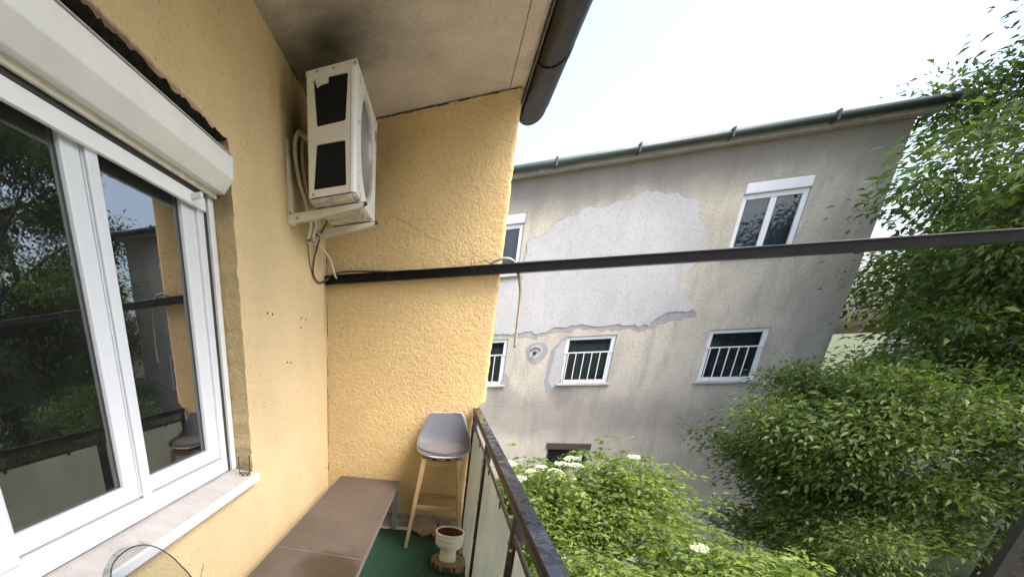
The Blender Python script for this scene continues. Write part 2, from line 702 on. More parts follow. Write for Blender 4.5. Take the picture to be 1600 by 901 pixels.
def spline(pts, n=8):
    p = [Vector(q) for q in pts]
    p = [p[0] * 2 - p[1]] + p + [p[-1] * 2 - p[-2]]
    out = []
    for i in range(1, len(p) - 2):
        a, b, c, d = p[i - 1:i + 3]
        for k in range(n):
            t = k / n
            out.append(.5 * (2 * b + (c - a) * t + (2 * a - 5 * b + 4 * c - d) * t * t + (3 * b - a - 3 * c + d) * t ** 3))
    return out + [p[-2]]


def cuts(lo, hi, holes, step, fine):
    xs = {lo, hi}
    for a, b in holes:
        xs |= {a, b}
    xs = sorted(xs)
    out = [xs[0]]
    for a, b in zip(xs, xs[1:]):
        st = fine if any(abs(a - h[0]) < 1e-6 and b <= h[1] + 1e-6 or (a >= h[0] - 1e-6 and b <= h[1] + 1e-6) for h in holes) else step
        k = max(1, round((b - a) / st))
        out += [a + (b - a) * i / k for i in range(1, k + 1)]
    return out


# ------------------------------------------------------------------ setting: ground, floor
YB, XR, ZC, GZ = 3.713, 1.275, 3.036, -3.1     # back wall, wall edge, soffit, yard level
g = MB()
NG = 44
xs = [(-1 + 2 * i / NG) for i in range(NG + 1)]
gx = [math.copysign(abs(t) ** 2.4, t) * 500 for t in xs]
g.grid([[Vector((x + 5, y + 8, GZ + (noise.noise(Vector((x * .2, y * .2, 0))) * .08 if abs(x) < 60 and abs(y) < 60 else 0))) for x in gx] for y in gx])
tag(put('ground', g, 'lawn'), kind='structure')
yd = MB().grid([[Vector((1.2 + x * .5, -9 + y * .5, GZ + .12 + .004 * noise.noise(Vector((x, y, 0))))) for x in range(15)] for y in range(45)])  # pale paving added to bounce fill light up to the soffit
tag(put('bounce_paving', yd, 'bounce_concrete'), kind='structure')
fl = MB().box(-.25, 1.33, -2.6, YB + .25, -.22, 0)
tag(put('balcony_floor', fl, 'white_screed', bevel=.01), kind='structure')

# ------------------------------------------------------------------ the house we stand at
house = thing('house', (0, 1.5, 0), 'yellow rendered house with the balcony, window and grey soffit', 'house')
WY0, WY1, WZ0, WZ1 = .48, 2.05, .915, 2.402
ys = cuts(-2.6, YB, [(WY0, WY1)], .35, .016)
zs = cuts(GZ - .2, 3.06, [(WZ0, WZ1)], .35, .016)
iy0, iy1 = min(range(len(ys)), key=lambda i: abs(ys[i] - WY0)), min(range(len(ys)), key=lambda i: abs(ys[i] - WY1))
iz0, iz1 = min(range(len(zs)), key=lambda i: abs(zs[i] - WZ0)), min(range(len(zs)), key=lambda i: abs(zs[i] - WZ1))
wv, idx = [], {}
for j, z in enumerate(zs):
    for i, y in enumerate(ys):
        dy = dz = dx = 0
        if i in (iy0, iy1) and iz0 <= j <= iz1:
            dy = noise.noise(Vector((z * 17, y, 0))) * .011 + jit(.003)
            dx = noise.noise(Vector((z * 23, 5, y))) * .006 - .002
        if j == iz1 and iy0 <= i <= iy1:
            dz = noise.noise(Vector((y * 16, 9, 0))) * .016 + noise.noise(Vector((y * 55, 3, 0))) * .009 + jit(.003)
            dx = -.004 + jit(.003)
        idx[i, j] = len(wv)
        wv.append(Vector((dx, y + dy, z + dz)))
m = MB()
wf = [(idx[i, j], idx[i, j + 1], idx[i + 1, j + 1], idx[i + 1, j]) for j in range(len(zs) - 1) for i in range(len(ys) - 1)
      if not (iy0 <= i < iy1 and iz0 <= j < iz1)]
m.add(wv, [tuple(reversed(f)) for f in wf], True)
put('wall', m, 'yellow_render_smooth', house)
# reveal: the two jambs and the ragged head, carried back into the wall
for nm, ii in (('reveal', iy1), ('reveal', iy0)):
    rows = []
    for k in range(9):
        dpt = -.175 * k / 8
        rows.append([wv[idx[ii, j]] + Vector((dpt, noise.noise(Vector((dpt * 40, j * .35, ii))) * .005 if k else 0, 0)) for j in range(iz0, iz1 + 1)])
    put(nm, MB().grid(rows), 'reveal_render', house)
rows = [[wv[idx[i, iz1]] + Vector((-.02 * k, 0, jit(.006) if k else 0)) for i in range(iy0, iy1 + 1)] for k in range(8)]
put('lintel_gap', MB().grid(rows), 'dark_gap', house)
# masonry core behind the render, so that the wall is solid
core = MB()
core.box(-.30, -.16, -2.6, WY0 + .0, GZ - .2, 3.0)
core.box(-.30, -.16, WY1 - .0, YB + .2, GZ - .2, 3.0)
core.box(-.30, -.16, WY0, WY1, GZ - .2, WZ0 - .02)
core.box(-.30, -.14, WY0, WY1, 2.33, 3.0)
put('wall_core', core, 'dark_gap', house)
room = MB()
v = [(x, y, z) for z in (.02, 2.75) for y in (-1.2, 3.5) for x in (-4.2, -.30)]
room.add(v, [(0, 1, 3, 2), (4, 6, 7, 5), (0, 4, 5, 1), (2, 3, 7, 6), (0, 2, 6, 4)])
put('room_interior', room, 'room_paint', house)
put('outer_shell', MB().box(-4.6, -4.3, -2.6, 4, GZ - .2, 3.0), 'far_render', house)

# end wall of the balcony (rough render), ragged free edge and chipped lower corner
def edge_x(z):
    e = XR + noise.noise(Vector((z * 14, 2, 0))) * .006 + noise.noise(Vector((z * 60, 7, 0))) * .004
    if z < 1.12:
        e -= min(1, (1.12 - z) / .07) * .062 + noise.noise(Vector((z * 40, 1, 3))) * .01
    return e
zz = [.105 + (3.032 - .105) * k / 180 for k in range(181)]
xx = [k / 80 for k in range(81)]
rows = []
for j, z in enumerate(zz):
    e = edge_x(z)
    row = []
    for k in xx:
        x = k * e
        dz = 0
        if j == 0:
            dz = noise.noise(Vector((x * 14, 0, 4))) * .03 + noise.noise(Vector((x * 50, 0, 4))) * .014
        if j == 180:
            dz = noise.noise(Vector((x * 22, 0, 9))) * .006 - .003
        row.append(Vector((x, YB + (.012 if k == 1 else 0) + noise.noise(Vector((x * 2, z * 2, 0))) * .003, z + dz)))
    row += [Vector((e - .008, YB + .05, z)), Vector((e - .012, YB + .22, z)), Vector((0, YB + .25, z))]
    rows.append(row)
sw = MB().grid(rows)
put('side_wall', sw, 'yellow_render_rough', house)
put('side_wall_core', MB().box(0, 1.19, YB + .02, YB + .2, GZ, 3.05), 'dark_gap', house)
put('broken_corner', MB().box(1.19, 1.24, YB + .03, YB + .2, -.22, 1.085), 'raw_masonry', house, bevel=.012)
rows = []
for j, z in enumerate((.0, .03, .06, .09, .13)):
    rows.append([Vector((x / 40 * 1.2, YB - .006 + (.004 if j == 4 else 0) + noise.noise(Vector((x * .6, j, 0))) * .01, z)) for x in range(41)])
put('plinth', MB().grid(rows), 'plinth_concrete', house)
put('side_wall', MB().box(0, XR, -2.6, -2.35, -.22, 3.03), 'yellow_render_rough', house)  # unseen second end wall, added to block light from behind the camera
# settlement cracks: where the two walls meet, along the soffit, and a hairline in the end wall
ck = MB()
z = .5
while z < 2.6:
    ln = rnd.uniform(.03, .16)
    if rnd.random() < .6:
        ck.tube([(.004 + jit(.003), YB - .004 + jit(.003), z + ln * k / 4) for k in range(5)], [.0006, .002 + rnd.random() * .002, .0015, .0025, .0006], 5)
    z += ln
tag(put('corner_crack', ck, 'dark_gap', house), kind='stuff')
ck = MB()
x = .35
while x < 1.25:
    ln = rnd.uniform(.02, .10)
    if rnd.random() < .7:
        ck.tube([(x + ln * k / 4, YB - .002, 3.026 + jit(.004)) for k in range(5)], [.0008, .0028, .002, .0032, .0008], 5)
    x += ln
y = 1.6
while y < 3.6:
    ln = rnd.uniform(.03, .12)
    if rnd.random() < .5:
        ck.tube([(.003, y + ln * k / 4, 3.033 + jit(.003)) for k in range(5)], [.001, .003, .002, .004, .001], 5)
    y += ln
tag(put('soffit_crack', ck, 'dark_gap', house), kind='stuff')
ck = MB().tube([hit(px, py + jit(1.2), 1, YB - .001) for px, py in ((612, 337), (622, 343), (634, 347), (646, 355), (660, 361), (672, 371), (688, 377))], .0011, 4)
put('hairline_crack', ck, 'dark_gap', house)
ck = MB().tube([hit(px, py, 0, .001) for px, py in ((318, 880), (317, 888), (314.5, 893), (314, 901))], [.0008, .0016, .001, .0016], 4)
put('hairline_crack', ck, 'dark_gap', house)
# soffit with its edge strip, roof over it
so = put('soffit', MB().box(-.3, 1.196, -2.6, YB + .25, ZC, ZC + .12), 'soffit_render', house)
put('edge_strip', MB().box(1.1985, 1.292, -2.6, YB + .25, ZC - .002, ZC + .12), 'soffit_render', so, bevel=.006)
put('roof', MB().prism([(1.34, -2.8, 3.17), (1.34, -2.8, 3.22), (-4.8, -2.8, 4.9), (-4.8, -2.8, 3.17)], (0, 6.85, 0)), 'roof_tile', house)

# gutter
gc, gr_ = Vector((1.384, 0, 3.060)), .091
gm = MB()
prof = [math.pi + math.pi * k / 14 for k in range(15)]
def gut(y0, y1, r, th=.004):
    m = MB()
    for rr, fl_ in ((r, 1), (r - th, 0)):
        rows = [[gc + Vector((rr * math.cos(a), y, rr * math.sin(a))) for a in prof] for y in (y0, y1)]
        m.grid(rows)
    rows = [[gc + Vector((rr * math.cos(a), y, rr * math.sin(a))) for a in prof] for rr, y in ((r, y0), (r - th, y0))]
    m.grid(rows, False)
    rows = [[gc + Vector((rr * math.cos(a), y, rr * math.sin(a))) for a in prof] for rr, y in ((r, y1), (r - th, y1))]
    m.grid(rows, False)
    return m
gm = gut(-2.8, 4.13, gr_)
gm.prism([gc + Vector((gr_ * .97 * math.cos(a), 4.12, gr_ * .97 * math.sin(a))) for a in prof], (0, .006, 0))
gm.tube([gc + Vector((gr_, -2.8, 0)), gc + Vector((gr_, 4.13, 0))], .009, 8)
gt = put('gutter', gm, 'weathered_gutter', house)
for y in (3.42, 1.9, .4):
    put('gutter_joint', gut(y, y + .05, gr_ + .006, .005), 'weathered_gutter', gt)
for y in (2.75, 1.2):
    put('gutter_hook', gut(y, y + .025, gr_ + .004, .004), 'black_metal', gt)
put('fascia', MB().box(1.2935, 1.30, -2.6, YB + .42, 3.0, 3.17), 'brown_metal', house)

# ------------------------------------------------------------------ window
FX, SX, GX = -.100, -.112, -.132          # frame front, sash front, glass front
fz0, fz1 = .966, 2.32
yL, yJ, yR = .60, 1.24, hit(318, 330, 0, FX).y
win = put('window', MB().box(FX - .06, FX, .505, yR, fz0, 1.040), 'white_plastic', house, bevel=.003)
put('window_frame', MB().box(FX - .06, FX, yR - .055, yR - .001, 1.041, fz1), 'white_plastic', win, bevel=.003)
put('window_frame', MB().box(FX - .06, FX + .012, .56, hit(20, 842, 0, FX).y - .004, 1.036, fz1), 'white_plastic', win, bevel=.004)
put('window_frame', MB().box(FX - .06, FX, .505, yR, 2.24, fz1), 'white_plastic', win, bevel=.003)
put('guide_rail', MB().box(-.15, -.094, hit(322, 330, 0, -.1).y + .018, 2.041, .958, 2.222), 'guide_white', win, bevel=.003)
put('guide_slot', MB().box(-.15, -.108, hit(318, 330, 0, -.1).y + .001, hit(322, 330, 0, -.1).y + .017, .958, 2.222), 'rubber_and_shade', win)
put('guide_rail', MB().box(-.15, -.094, .487, .55, .958, 2.222), 'guide_white', win, bevel=.003)

def sash(y0, y1, z0, z1, w0, w1, wb, dx=0.0):
    """y0..y1 outer, stile widths w0, w1, bottom rail wb"""
    s = MB().box(SX - .05, SX + dx, y0, y0 + w0, z0, z1)
    o = put('sash', s, 'white_plastic', win, bevel=.004)
    put('sash_stile', MB().box(SX - .05, SX, y1 - w1, y1, z0, z1), 'white_plastic', win, bevel=.004)
    put('sash_rail', MB().box(SX - .051, SX - .001, y0 + w0, y1 - w1, z0, z0 + wb), 'white_plastic', win, bevel=.004)
    put('sash_rail', MB().box(SX - .051, SX - .001, y0 + w0, y1 - w1, z1 - .05, z1), 'white_plastic', win, bevel=.004)
    a, b, c, d = y0 + w0, y1 - w1, z0 + wb, z1 - .05
    gs = MB()
    for q in ((a, a + .0028, c, d), (b - .0028, b, c, d), (a + .0028, b - .0028, c, c + .0028)):
        gs.box(GX - .004, GX + .003, *q)
    put('glazing_seal', gs, 'seal_grey', win)
    sp = MB()
    for q in ((a, a + .017, c, d), (b - .017, b, c, d), (a + .017, b - .017, c, c + .017)):
        sp.box(GX - .020, GX - .006, *q)
    put('spacer_bar', sp, 'spacer_bar', win)
    put('glass_pane', MB().box(GX - .005, GX - .001, a, b, c, d), 'window_glass', win)
    put('glass_pane', MB().box(GX - .025, GX - .021, a, b, c, d), 'window_glass', win)
    put('sash_back', MB().box(SX - .07, SX - .052, y0, y0 + w0, z0, z1), 'room_paint', win)

gl = hit(91.6, 216.7, 0, SX).y
jn = hit(121, 216, 0, SX).y
sash(.62, jn - .002, 1.046, 2.30, .115, jn - gl - .002, .062)
r1 = hit(156.7, 270, 0, SX).y
sash(jn + .004, yR - .057, 1.046, 2.30, r1 - jn - .004, yR - .057 - hit(282, 310, 0, SX).y, .062)
put('meeting_cover', MB().box(SX + .001, SX + .014, jn + .008, r1 - .016, 1.032, 2.30), 'white_plastic', win, bevel=.004)
for px, py in ((70, 886), (200, 813), (265, 777), (333, 741)):
    q = hit(px, py, 0, FX + .002)
    c = put('drain_cap', MB().box(FX - .001, FX + .006, q.y - .017, q.y + .017, q.z - .0085, q.z + .0085), 'drain_cap', win, bevel=.003)
# sill of pale stone with a smooth nosing
SZ = .962
sill = put('window_sill', MB().hexa([(-.16, .45, .93), (.034, .45, .918), (.034, 2.035, .918), (-.16, 2.035, .93)],
                                   [(-.16, .45, SZ), (.034, .45, .935), (.034, 2.035, .935), (-.16, 2.035, SZ)]), 'stone_sill', house)
put('sill_nosing', MB().hexa([(.0345, .45, .897), (.046, .45, .897), (.046, 2.04, .897), (.0345, 2.04, .897)],
                             [(.0345, .45, .938), (.046, .45, .934), (.046, 2.04, .934), (.0345, 2.04, .938)]), 'white_plastic', sill, bevel=.004)
# roller shutter: five-sided box, bottom bar let down under it, stopper
YS0, YS1 = .49, 2.043
def prof_box(y0, y1, grow=0):
    P = [(-.14, 2.222), (-.096, 2.217), (-.036, 2.210 - grow), (.014 + grow, 2.256), (.018 + grow, 2.332), (.014, 2.337 + grow), (-.14, 2.337 + grow)]
    return MB().prism([(x, y0, z) for x, z in P], (0, y1 - y0, 0))
sh = put('roller_shutter', prof_box(YS0, YS1 - .004), 'box_white', house, bevel=.003)
put('end_cap', prof_box(YS1 - .0035, YS1, .0015), 'box_white', sh, bevel=.001)
put('box_lip', MB().box(.004, .019, YS0, YS1 - .01, 2.3385, 2.342), 'far_sill', sh)
put('box_lip', MB().box(-.0815, -.070, YS0, YS1 - .01, 2.193, 2.2155), 'pipe_wrap', sh, bevel=.002)
put('bottom_bar', MB().box(-.098, -.082, .556, hit(317, 328, 0, -.098).y, 2.127, 2.176), 'bar_white', sh, bevel=.003)
put('shadow_slat', MB().box(-.099, -.085, .556, 1.95, 2.1765, 2.214), 'rubber_and_shade', sh)  # dark colour stands in for the shadow between bar and box
q = hit(308, 309, 0, -.07)
st = MB().lathe([(.0, -.034), (.0105, -.034), (.0115, -.030), (.0115, .022), (.009, .026), (0, .026)], (q.x + .01, q.y - .02, q.z), 18, axis=0)
put('stopper', st, 'white_plastic', sh)
# tiny plug holes and fixings left in the render
for px, py in ((418, 489), (426, 490.5), (471, 497), (477.5, 499), (449, 565.5), (454.5, 566), (470, 512), (508, 730)):
    q = hit(px, py, 0, .001)
    put('plug_hole', MB().lathe([(.0, .003), (.005, .003), (.006, 0), (.006, -.004)], q, 8, axis=0), 'dark_gap', house)

# ------------------------------------------------------------------ glass on the sill
q = hit(384, 741, 2, .944)
tb = MB().lathe([(0, .003), (.0275, .003), (.030, .008), (.0315, .098), (.0315, .1)], (q.x - .004, q.y, .941), 28)
tb.tube([(q.x - .004 + .0315 * math.cos(k * math.pi / 16), q.y + .0315 * math.sin(k * math.pi / 16), 1.041) for k in range(33)], .0011, 5, False)
tb.lathe([(0, .012), (.027, .013)], (q.x - .004, q.y, .941), 28)
tag(put('drinking_glass', tb, 'tumbler_glass', at=(q.x - .004, q.y, .941)), 'small clear glass standing on the far end of the window sill', 'glass')

# ------------------------------------------------------------------ air conditioner
AX0, AX1, AY0, AY1, AZ0, AZ1 = .165, .425, 2.70, 3.375, 2.335, 2.872
ac = thing('air_conditioner', (.3, 3.04, AZ0), 'off-white air conditioner outdoor unit hung high in the corner under the soffit', 'air conditioner')
def rrect(pts, r, n=4):
    """round the corners of a 2D polygon"""
    out = []
    N = len(pts)
    for i in range(N):
        a, b, c = Vector(pts[i - 1]), Vector(pts[i]), Vector(pts[(i + 1) % N])
        p, q_ = b + (a - b).normalized() * r, b + (c - b).normalized() * r
        for k in range(n + 1):
            t = k / n
            out.append(p * (1 - t) ** 2 + b * 2 * t * (1 - t) + q_ * t * t)
    return out
def quad2(pts):   # photo pixels -> (x, z) on the near side plane
    return [(hit(a, b, 1, AY0).x, hit(a, b, 1, AY0).z) for a, b in pts]
h1 = rrect(quad2([(489.5, 124), (544, 112), (540, 188), (495, 198.5)]), .010)
h2 = rrect(quad2([(494.5, 226), (539.5, 218), (541, 289), (490, 297)]), .010)
out_ = rrect([(AX0, AZ0), (AX1 - .03, AZ0), (AX1 - .03, AZ1 - .018), (AX0, AZ1 - .018)], .004)
side = MB()
side.sheet([[Vector((p[0], AY0, p[1])) for p in out_], [Vector((p[0], AY0, p[1])) for p in h1], [Vector((p[0], AY0, p[1])) for p in h2]])
for hh in (h1, h2):
    side.grid([[Vector((p[0], AY0, p[1])) for p in hh], [Vector((p[0], AY0 + .012, p[1])) for p in hh]], False, True)
put('side_panel', side, 'ac_white', ac)
for hh in (h1, h2):
    cx = sum(p[0] for p in hh) / len(hh)
    cz = sum(p[1] for p in hh) / len(hh)
    put('vent_mesh', MB().sheet([[Vector((p[0] + (p[0] - cx) * .02, AY0 + .0115, p[1] + (p[1] - cz) * .02)) for p in hh]]), 'ac_dark', ac)
# curved tab over the upper vent
tb = quad2([(491, 124.5), (513, 119), (513, 129), (501, 133), (495.5, 137.5)])
put('vent_tab', MB().prism([(a, AY0 - .001, b) for a, b in tb], (0, .006, 0)), 'ac_white', ac)
body = MB()
body.box(AX0 + .001, AX1 - .031, AY0 + .02, AY1 - .002, AZ0 + .012, AZ1 - .02)
put('casing', body, 'ac_dark', ac)
put('rear_panel', MB().box(AX0 - .002, AX0 + .012, AY0 + .001, AY1, AZ0, AZ1 - .02), 'ac_white', ac, bevel=.003)
put('far_panel', MB().box(AX0 + .012, AX1 - .03, AY1 - .004, AY1, AZ0, AZ1 - .02), 'ac_white', ac)
put('base_pan', MB().box(AX0 + .004, AX1 - .026, AY0 + .004, AY1 - .004, AZ0 - .020, AZ0 - .001), 'ac_pan', ac, bevel=.006)
top = MB().prism([(p.x, AY0 - .003, p.y) for p in rrect([(AX0 - .004, AZ1 - .022), (AX1 + .002, AZ1 - .022), (AX1 + .002, AZ1 + .004), (AX0 - .004, AZ1 + .004)], .011, 3)], (0, AY1 - AY0 + .006, 0))
put('top_cover', top, 'ac_white', ac, bevel=.003)
# front cover: wraps round the near corner, round opening for the fan
FCY, FCZ, FR = 3.035, 2.612, .222
front = MB()
N = 72
circ, rim, rect = [], [], []
y0, y1, z0, z1 = AY0 + .022, AY1 - .01, AZ0, AZ1 - .0225
for k in range(N):
    a = 2 * math.pi * k / N
    c, s = math.cos(a), math.sin(a)
    circ.append(Vector((AX1 - .014, FCY + FR * c, FCZ + FR * s)))
    rim.append(Vector((AX1 + .004, FCY + (FR + .014) * c, FCZ + (FR + .014) * s)))
    tt = min(((y1 if c > 0 else y0) - FCY) / c if abs(c) > 1e-6 else 9, ((z1 if s > 0 else z0) - FCZ) / s if abs(s) > 1e-6 else 9)
    rect.append(Vector((AX1, FCY + tt * c, FCZ + tt * s)))
front.grid([circ, rim], True, True)
front.grid([rim, [r_.lerp(Vector((AX1, r_.y, r_.z)), 1) * 1 for r_ in [Vector((AX1, FCY + (FR + .024) * math.cos(2 * math.pi * k / N), FCZ + (FR + .024) * math.sin(2 * math.pi * k / N))) for k in range(N)]]], True, True)
front.grid([[Vector((AX1, FCY + (FR + .024) * math.cos(2 * math.pi * k / N), FCZ + (FR + .024) * math.sin(2 * math.pi * k / N))) for k in range(N)], rect], False, True)
for ys_, zs_ in (((y0, y1), (z0, z1)),):
    for yy, sy in ((y0, -1), (y1, 1)):
        for zc in (z0, z1):   # corner fillers left by the polar sheet
            k = min(range(N), key=lambda i: (rect[i] - Vector((AX1, yy, zc))).length)
            front.add([rect[k - 1], rect[k], rect[(k + 1) % N], Vector((AX1, yy, zc))], [(0, 1, 3), (1, 2, 3)])
cor = [(AX1 - .030 + .030 * math.sin(t), AY0 + .022 - .022 * math.cos(t)) for t in [math.pi / 2 * k / 8 for k in range(9)]]
front.grid([[Vector((x, y, z0)) for x, y in cor], [Vector((x, y, z1)) for x, y in cor]])
front.box(AX1 - .03, AX1 - .0005, AY1 - .01, AY1, z0, z1)
front.box(AX1 - .03, AX1 - .0008, AY0 + .024, AY1 - .01, z0 - .004, z0 + .004)
put('front_cover', front, 'ac_front', ac)
fan = MB().lathe([(.0, 0), (FR + .01, 0)], (AX1 - .055, FCY, FCZ), 40, axis=0)
put('fan_shroud', fan, 'ac_dark', ac)
bl = MB()
for k in range(3):
    a0 = k * 2 * math.pi / 3
    rows = []
    for i in range(7):
        a = a0 + i / 6 * 1.5
        rows.append([Vector((AX1 - .05 + .02 * i / 6, FCY + r_ * math.cos(a), FCZ + r_ * math.sin(a))) for r_ in (.05, .12, .205)])
    bl.grid(rows)
bl.lathe([(0, .03), (.05, .028), (.052, 0)], (AX1 - .05, FCY, FCZ), 20, axis=0)
put('fan', bl, 'fan_black', ac)
gr = MB()
def ring(r, t, x):
    gr.tube([Vector((x, FCY + r * math.cos(2 * math.pi * k / 48), FCZ + r * math.sin(2 * math.pi * k / 48))) for k in range(49)], t, 5, False)
for i in range(14):
    r_ = .052 + i * (FR - .056) / 13
    ring(r_, .0015, AX1 + .002 + .016 * (1 - (r_ / FR) ** 2))
for k in range(40):
    a = 2 * math.pi * k / 40
    pts = []
    for i in range(5):
        r_ = .05 + (FR - .05) * i / 4
        aa = a + .35 * i / 4
        pts.append(Vector((AX1 + .0 + .016 * (1 - (r_ / FR) ** 2), FCY + r_ * math.cos(aa), FCZ + r_ * math.sin(aa))))
    gr.tube(pts, .0013, 4, False)
gr.lathe([(0, .024), (.04, .022), (.052, .014), (.052, .010)], (AX1, FCY, FCZ), 30, axis=0)
put('fan_grille', gr, 'ac_grille', ac)
put('badge', MB().box(AX1 + .0005, AX1 + .003, AY1 - .075, AY1 - .02, AZ1 - .11, AZ1 - .06), 'label_grey', ac, bevel=.001)
for px, py in ((495, 111), (521, 105.5), (554.5, 97.5), (489.5, 304)):
    q = hit(px, py, 1, AY0 - .004)
    put('screw', MB().lathe([(0, -.003), (.0045, -.002), (.0055, 0), (.0055, .004)], (q.x, AY0 - .003 if py < 200 else AY0, q.z), 10, axis=1), 'screw_metal', ac)
put('seam', MB().box(AX1 - .0315, AX1 - .0300, AY0 - .0006, AY0 + .004, AZ0, AZ1 - .023), 'ac_dark', ac)

# the two brackets
def bracket(yc, label):
    b = thing('wall_bracket', (0, yc, 2.26), label, 'bracket', 'brackets under the air conditioner')
    pl = MB()
    pl.hexa([(.001, yc - .022, 2.255), (.001, yc + .022, 2.255), (.040, yc + .022, 2.255), (.040, yc - .022, 2.255)],
            [(.001, yc - .022, 2.66), (.001, yc + .022, 2.66), (.006, yc + .022, 2.675), (.006, yc - .022, 2.675)])
    put('wall_plate', pl, 'bracket_white', b, bevel=.002)
    ar = MB()
    ar.prism([(.03, yc - .020, 2.258), (.12, yc - .020, 2.262), (.445, yc - .020, 2.288), (.452, yc - .020, 2.302), (.445, yc - .020, 2.309), (.03, yc - .020, 2.309)], (0, .003, 0))
    ar.prism([(.03, yc + .017, 2.258), (.12, yc + .017, 2.262), (.445, yc + .017, 2.288), (.452, yc + .017, 2.302), (.445, yc + .017, 2.309), (.03, yc + .017, 2.309)], (0, .003, 0))
    ar.box(.03, .445, yc - .017, yc + .017, 2.3055, 2.3088)
    put('arm', ar, 'bracket_white', b)
    put('end_plug', MB().box(.438, .466, yc - .016, yc + .016, 2.2975, 2.3125), 'rubber_and_shade', b, bevel=.003)
    put('slot_strip', MB().box(.10, .44, yc - .006, yc + .006, 2.309, 2.3115), 'rubber_and_shade', b)
    for z in (2.31, 2.60):
        put('bolt', MB().lathe([(0, -.006), (.006, -.005), (.007, 0)], (.018, yc - .0225, z), 8, axis=1), 'screw_metal', b)
    put('bolt', MB().lathe([(0, -.005), (.0045, -.004), (.005, 0)], (.06, yc - .0205, 2.282), 8, axis=1), 'rubber_and_shade', b)
    for x in (.20, .40):
        put('rubber_pad', MB().box(x - .02, x + .02, yc - .016, yc + .016, 2.3117, 2.3155), 'rubber_and_shade', b)
    return b
bracket(2.826, 'near white steel bracket carrying the air conditioner, its wall plate visible')
bracket(3.245, 'far white steel bracket under the air conditioner, close to the end wall')

# refrigerant pipes, drain hose and cables
def run(name, pts, r, mat, label, cat, n=8, sub=8):
    m = MB().tube(spline(pts, sub), r, n)
    return tag(put(name, m, mat, at=Vector(pts[-1])), label, cat)
H = hit
run('insulated_pipe', [H(481, 372, 1, 3.02), H(485, 350, 1, 2.98), H(478, 318, 1, 2.93), H(468, 285, 1, 2.89), H(462, 250, 1, 2.885), H(461, 222, 1, 2.89),
                       H(466, 208, 1, 2.92), H(474, 212, 1, 2.97), Vector((.160, 3.02, 2.66))], .0125, 'pipe_wrap',
    'outer pale wrapped pipe looping behind the air conditioner', 'pipe', 10)
run('insulated_pipe', [H(488, 372, 1, 3.08), H(493, 350, 1, 3.05), H(486, 318, 1, 3.02), H(477, 285, 1, 2.99), H(472, 250, 1, 2.98), H(472, 228, 1, 2.985),
                       H(477, 216, 1, 3.01), Vector((.160, 3.06, 2.60))], .0105, 'pipe_wrap',
    'inner pale wrapped pipe closest to the air conditioner casing', 'pipe', 10)
run('drain_hose', [H(481, 379, 0, .015), H(490, 381, 1, 3.35), H(503, 388, 1, 3.45), H(516, 406, 1, 3.56), H(526, 434, 1, 3.645), Vector((.20, 3.664, 2.052))], .0085, 'hose_grey',
    'short white hose arching from the wall into the black channel', 'hose')
run('drain_hose', [H(765, 413, 1, 3.664), H(774, 407, 1, 3.66), H(785, 404, 1, 3.655), H(797, 405, 1, 3.66), H(806, 413, 1, 3.70), H(810, 430, 1, 3.705), H(813, 455, 1, 3.70), H(810, 490, 1, 3.70), H(804, 543, 1, 3.70)],
    .0095, 'hose_dirty', 'grey hose hanging over the channel beyond the wall edge', 'hose')
run('cable', [H(512, 345, 1, 3.16), H(503, 362, 1, 3.22), H(496, 385, 0, .03), H(490, 410, 0, .014), H(490, 430, 0, .012), H(498, 441, 0, .012), H(511, 437, 1, 3.62), H(522, 428, 1, 3.645),
              H(545, 424, 1, 3.665), H(600, 424, 1, 3.67), Vector((.75, 3.67, 2.05)), Vector((1.1, 3.67, 2.04))], .0065, 'cable_brown',
    'brown cable drooping from the unit and running into the channel', 'cable')
run('cable', [H(481, 381, 0, .008), H(482, 395, 0, .008), H(486, 420, 0, .008), H(494, 439, 0, .008), H(506, 441, 0, .012), H(520, 430, 1, 3.65), Vector((.3, 3.68, 2.075)), Vector((.9, 3.675, 2.055))], .004, 'cable_brown',
    'thin cable hugging the corner beside the brown one', 'cable', 6)
run('cable', [H(500, 371, 1, 3.1), H(492, 366, 1, 3.08), H(484, 376, 0, .01)], .004, 'cable_black', 'short black cable below the bracket arms at the wall', 'cable', 6)

# black steel channel along the end wall, reaching out past the railing
def chz(x):
    return 2.067 - .031 * x
ch = MB()
xe = 4.42
def strip(y0, y1, z0, z1, tilt=0):
    ch.hexa([(.006, y0, chz(0) + z0), (xe, y0, chz(xe) + z0), (xe, y1, chz(xe) + z0), (.006, y1, chz(0) + z0)],
            [(.006, y0, chz(0) + z1), (xe, y0, chz(xe) + z1), (xe, y1, chz(xe) + z1), (.006, y1, chz(0) + z1)])
strip(3.640, 3.700, -.034, -.030)
strip(3.640, 3.644, -.030, .022)
strip(3.696, 3.700, -.030, .034)
strip(3.632, 3.640, .014, .022)
beam = put('cable_channel', ch, 'channel_black', at=(0, 3.67, chz(0)))
po = thing('support_post', (4.34, 3.67, GZ), 'black steel post in the yard holding up the far end of the channel', 'post')
put('post_tube', MB().box(4.315, 4.365, 3.645, 3.695, GZ, chz(4.34) - .0345), 'black_metal', po, bevel=.004)
put('base_plate', MB().box(4.24, 4.44, 3.57, 3.77, GZ, GZ + .10), 'black_metal', po, bevel=.004)
tag(beam, 'long black steel channel carrying cables along the end wall and past the railing', 'channel')
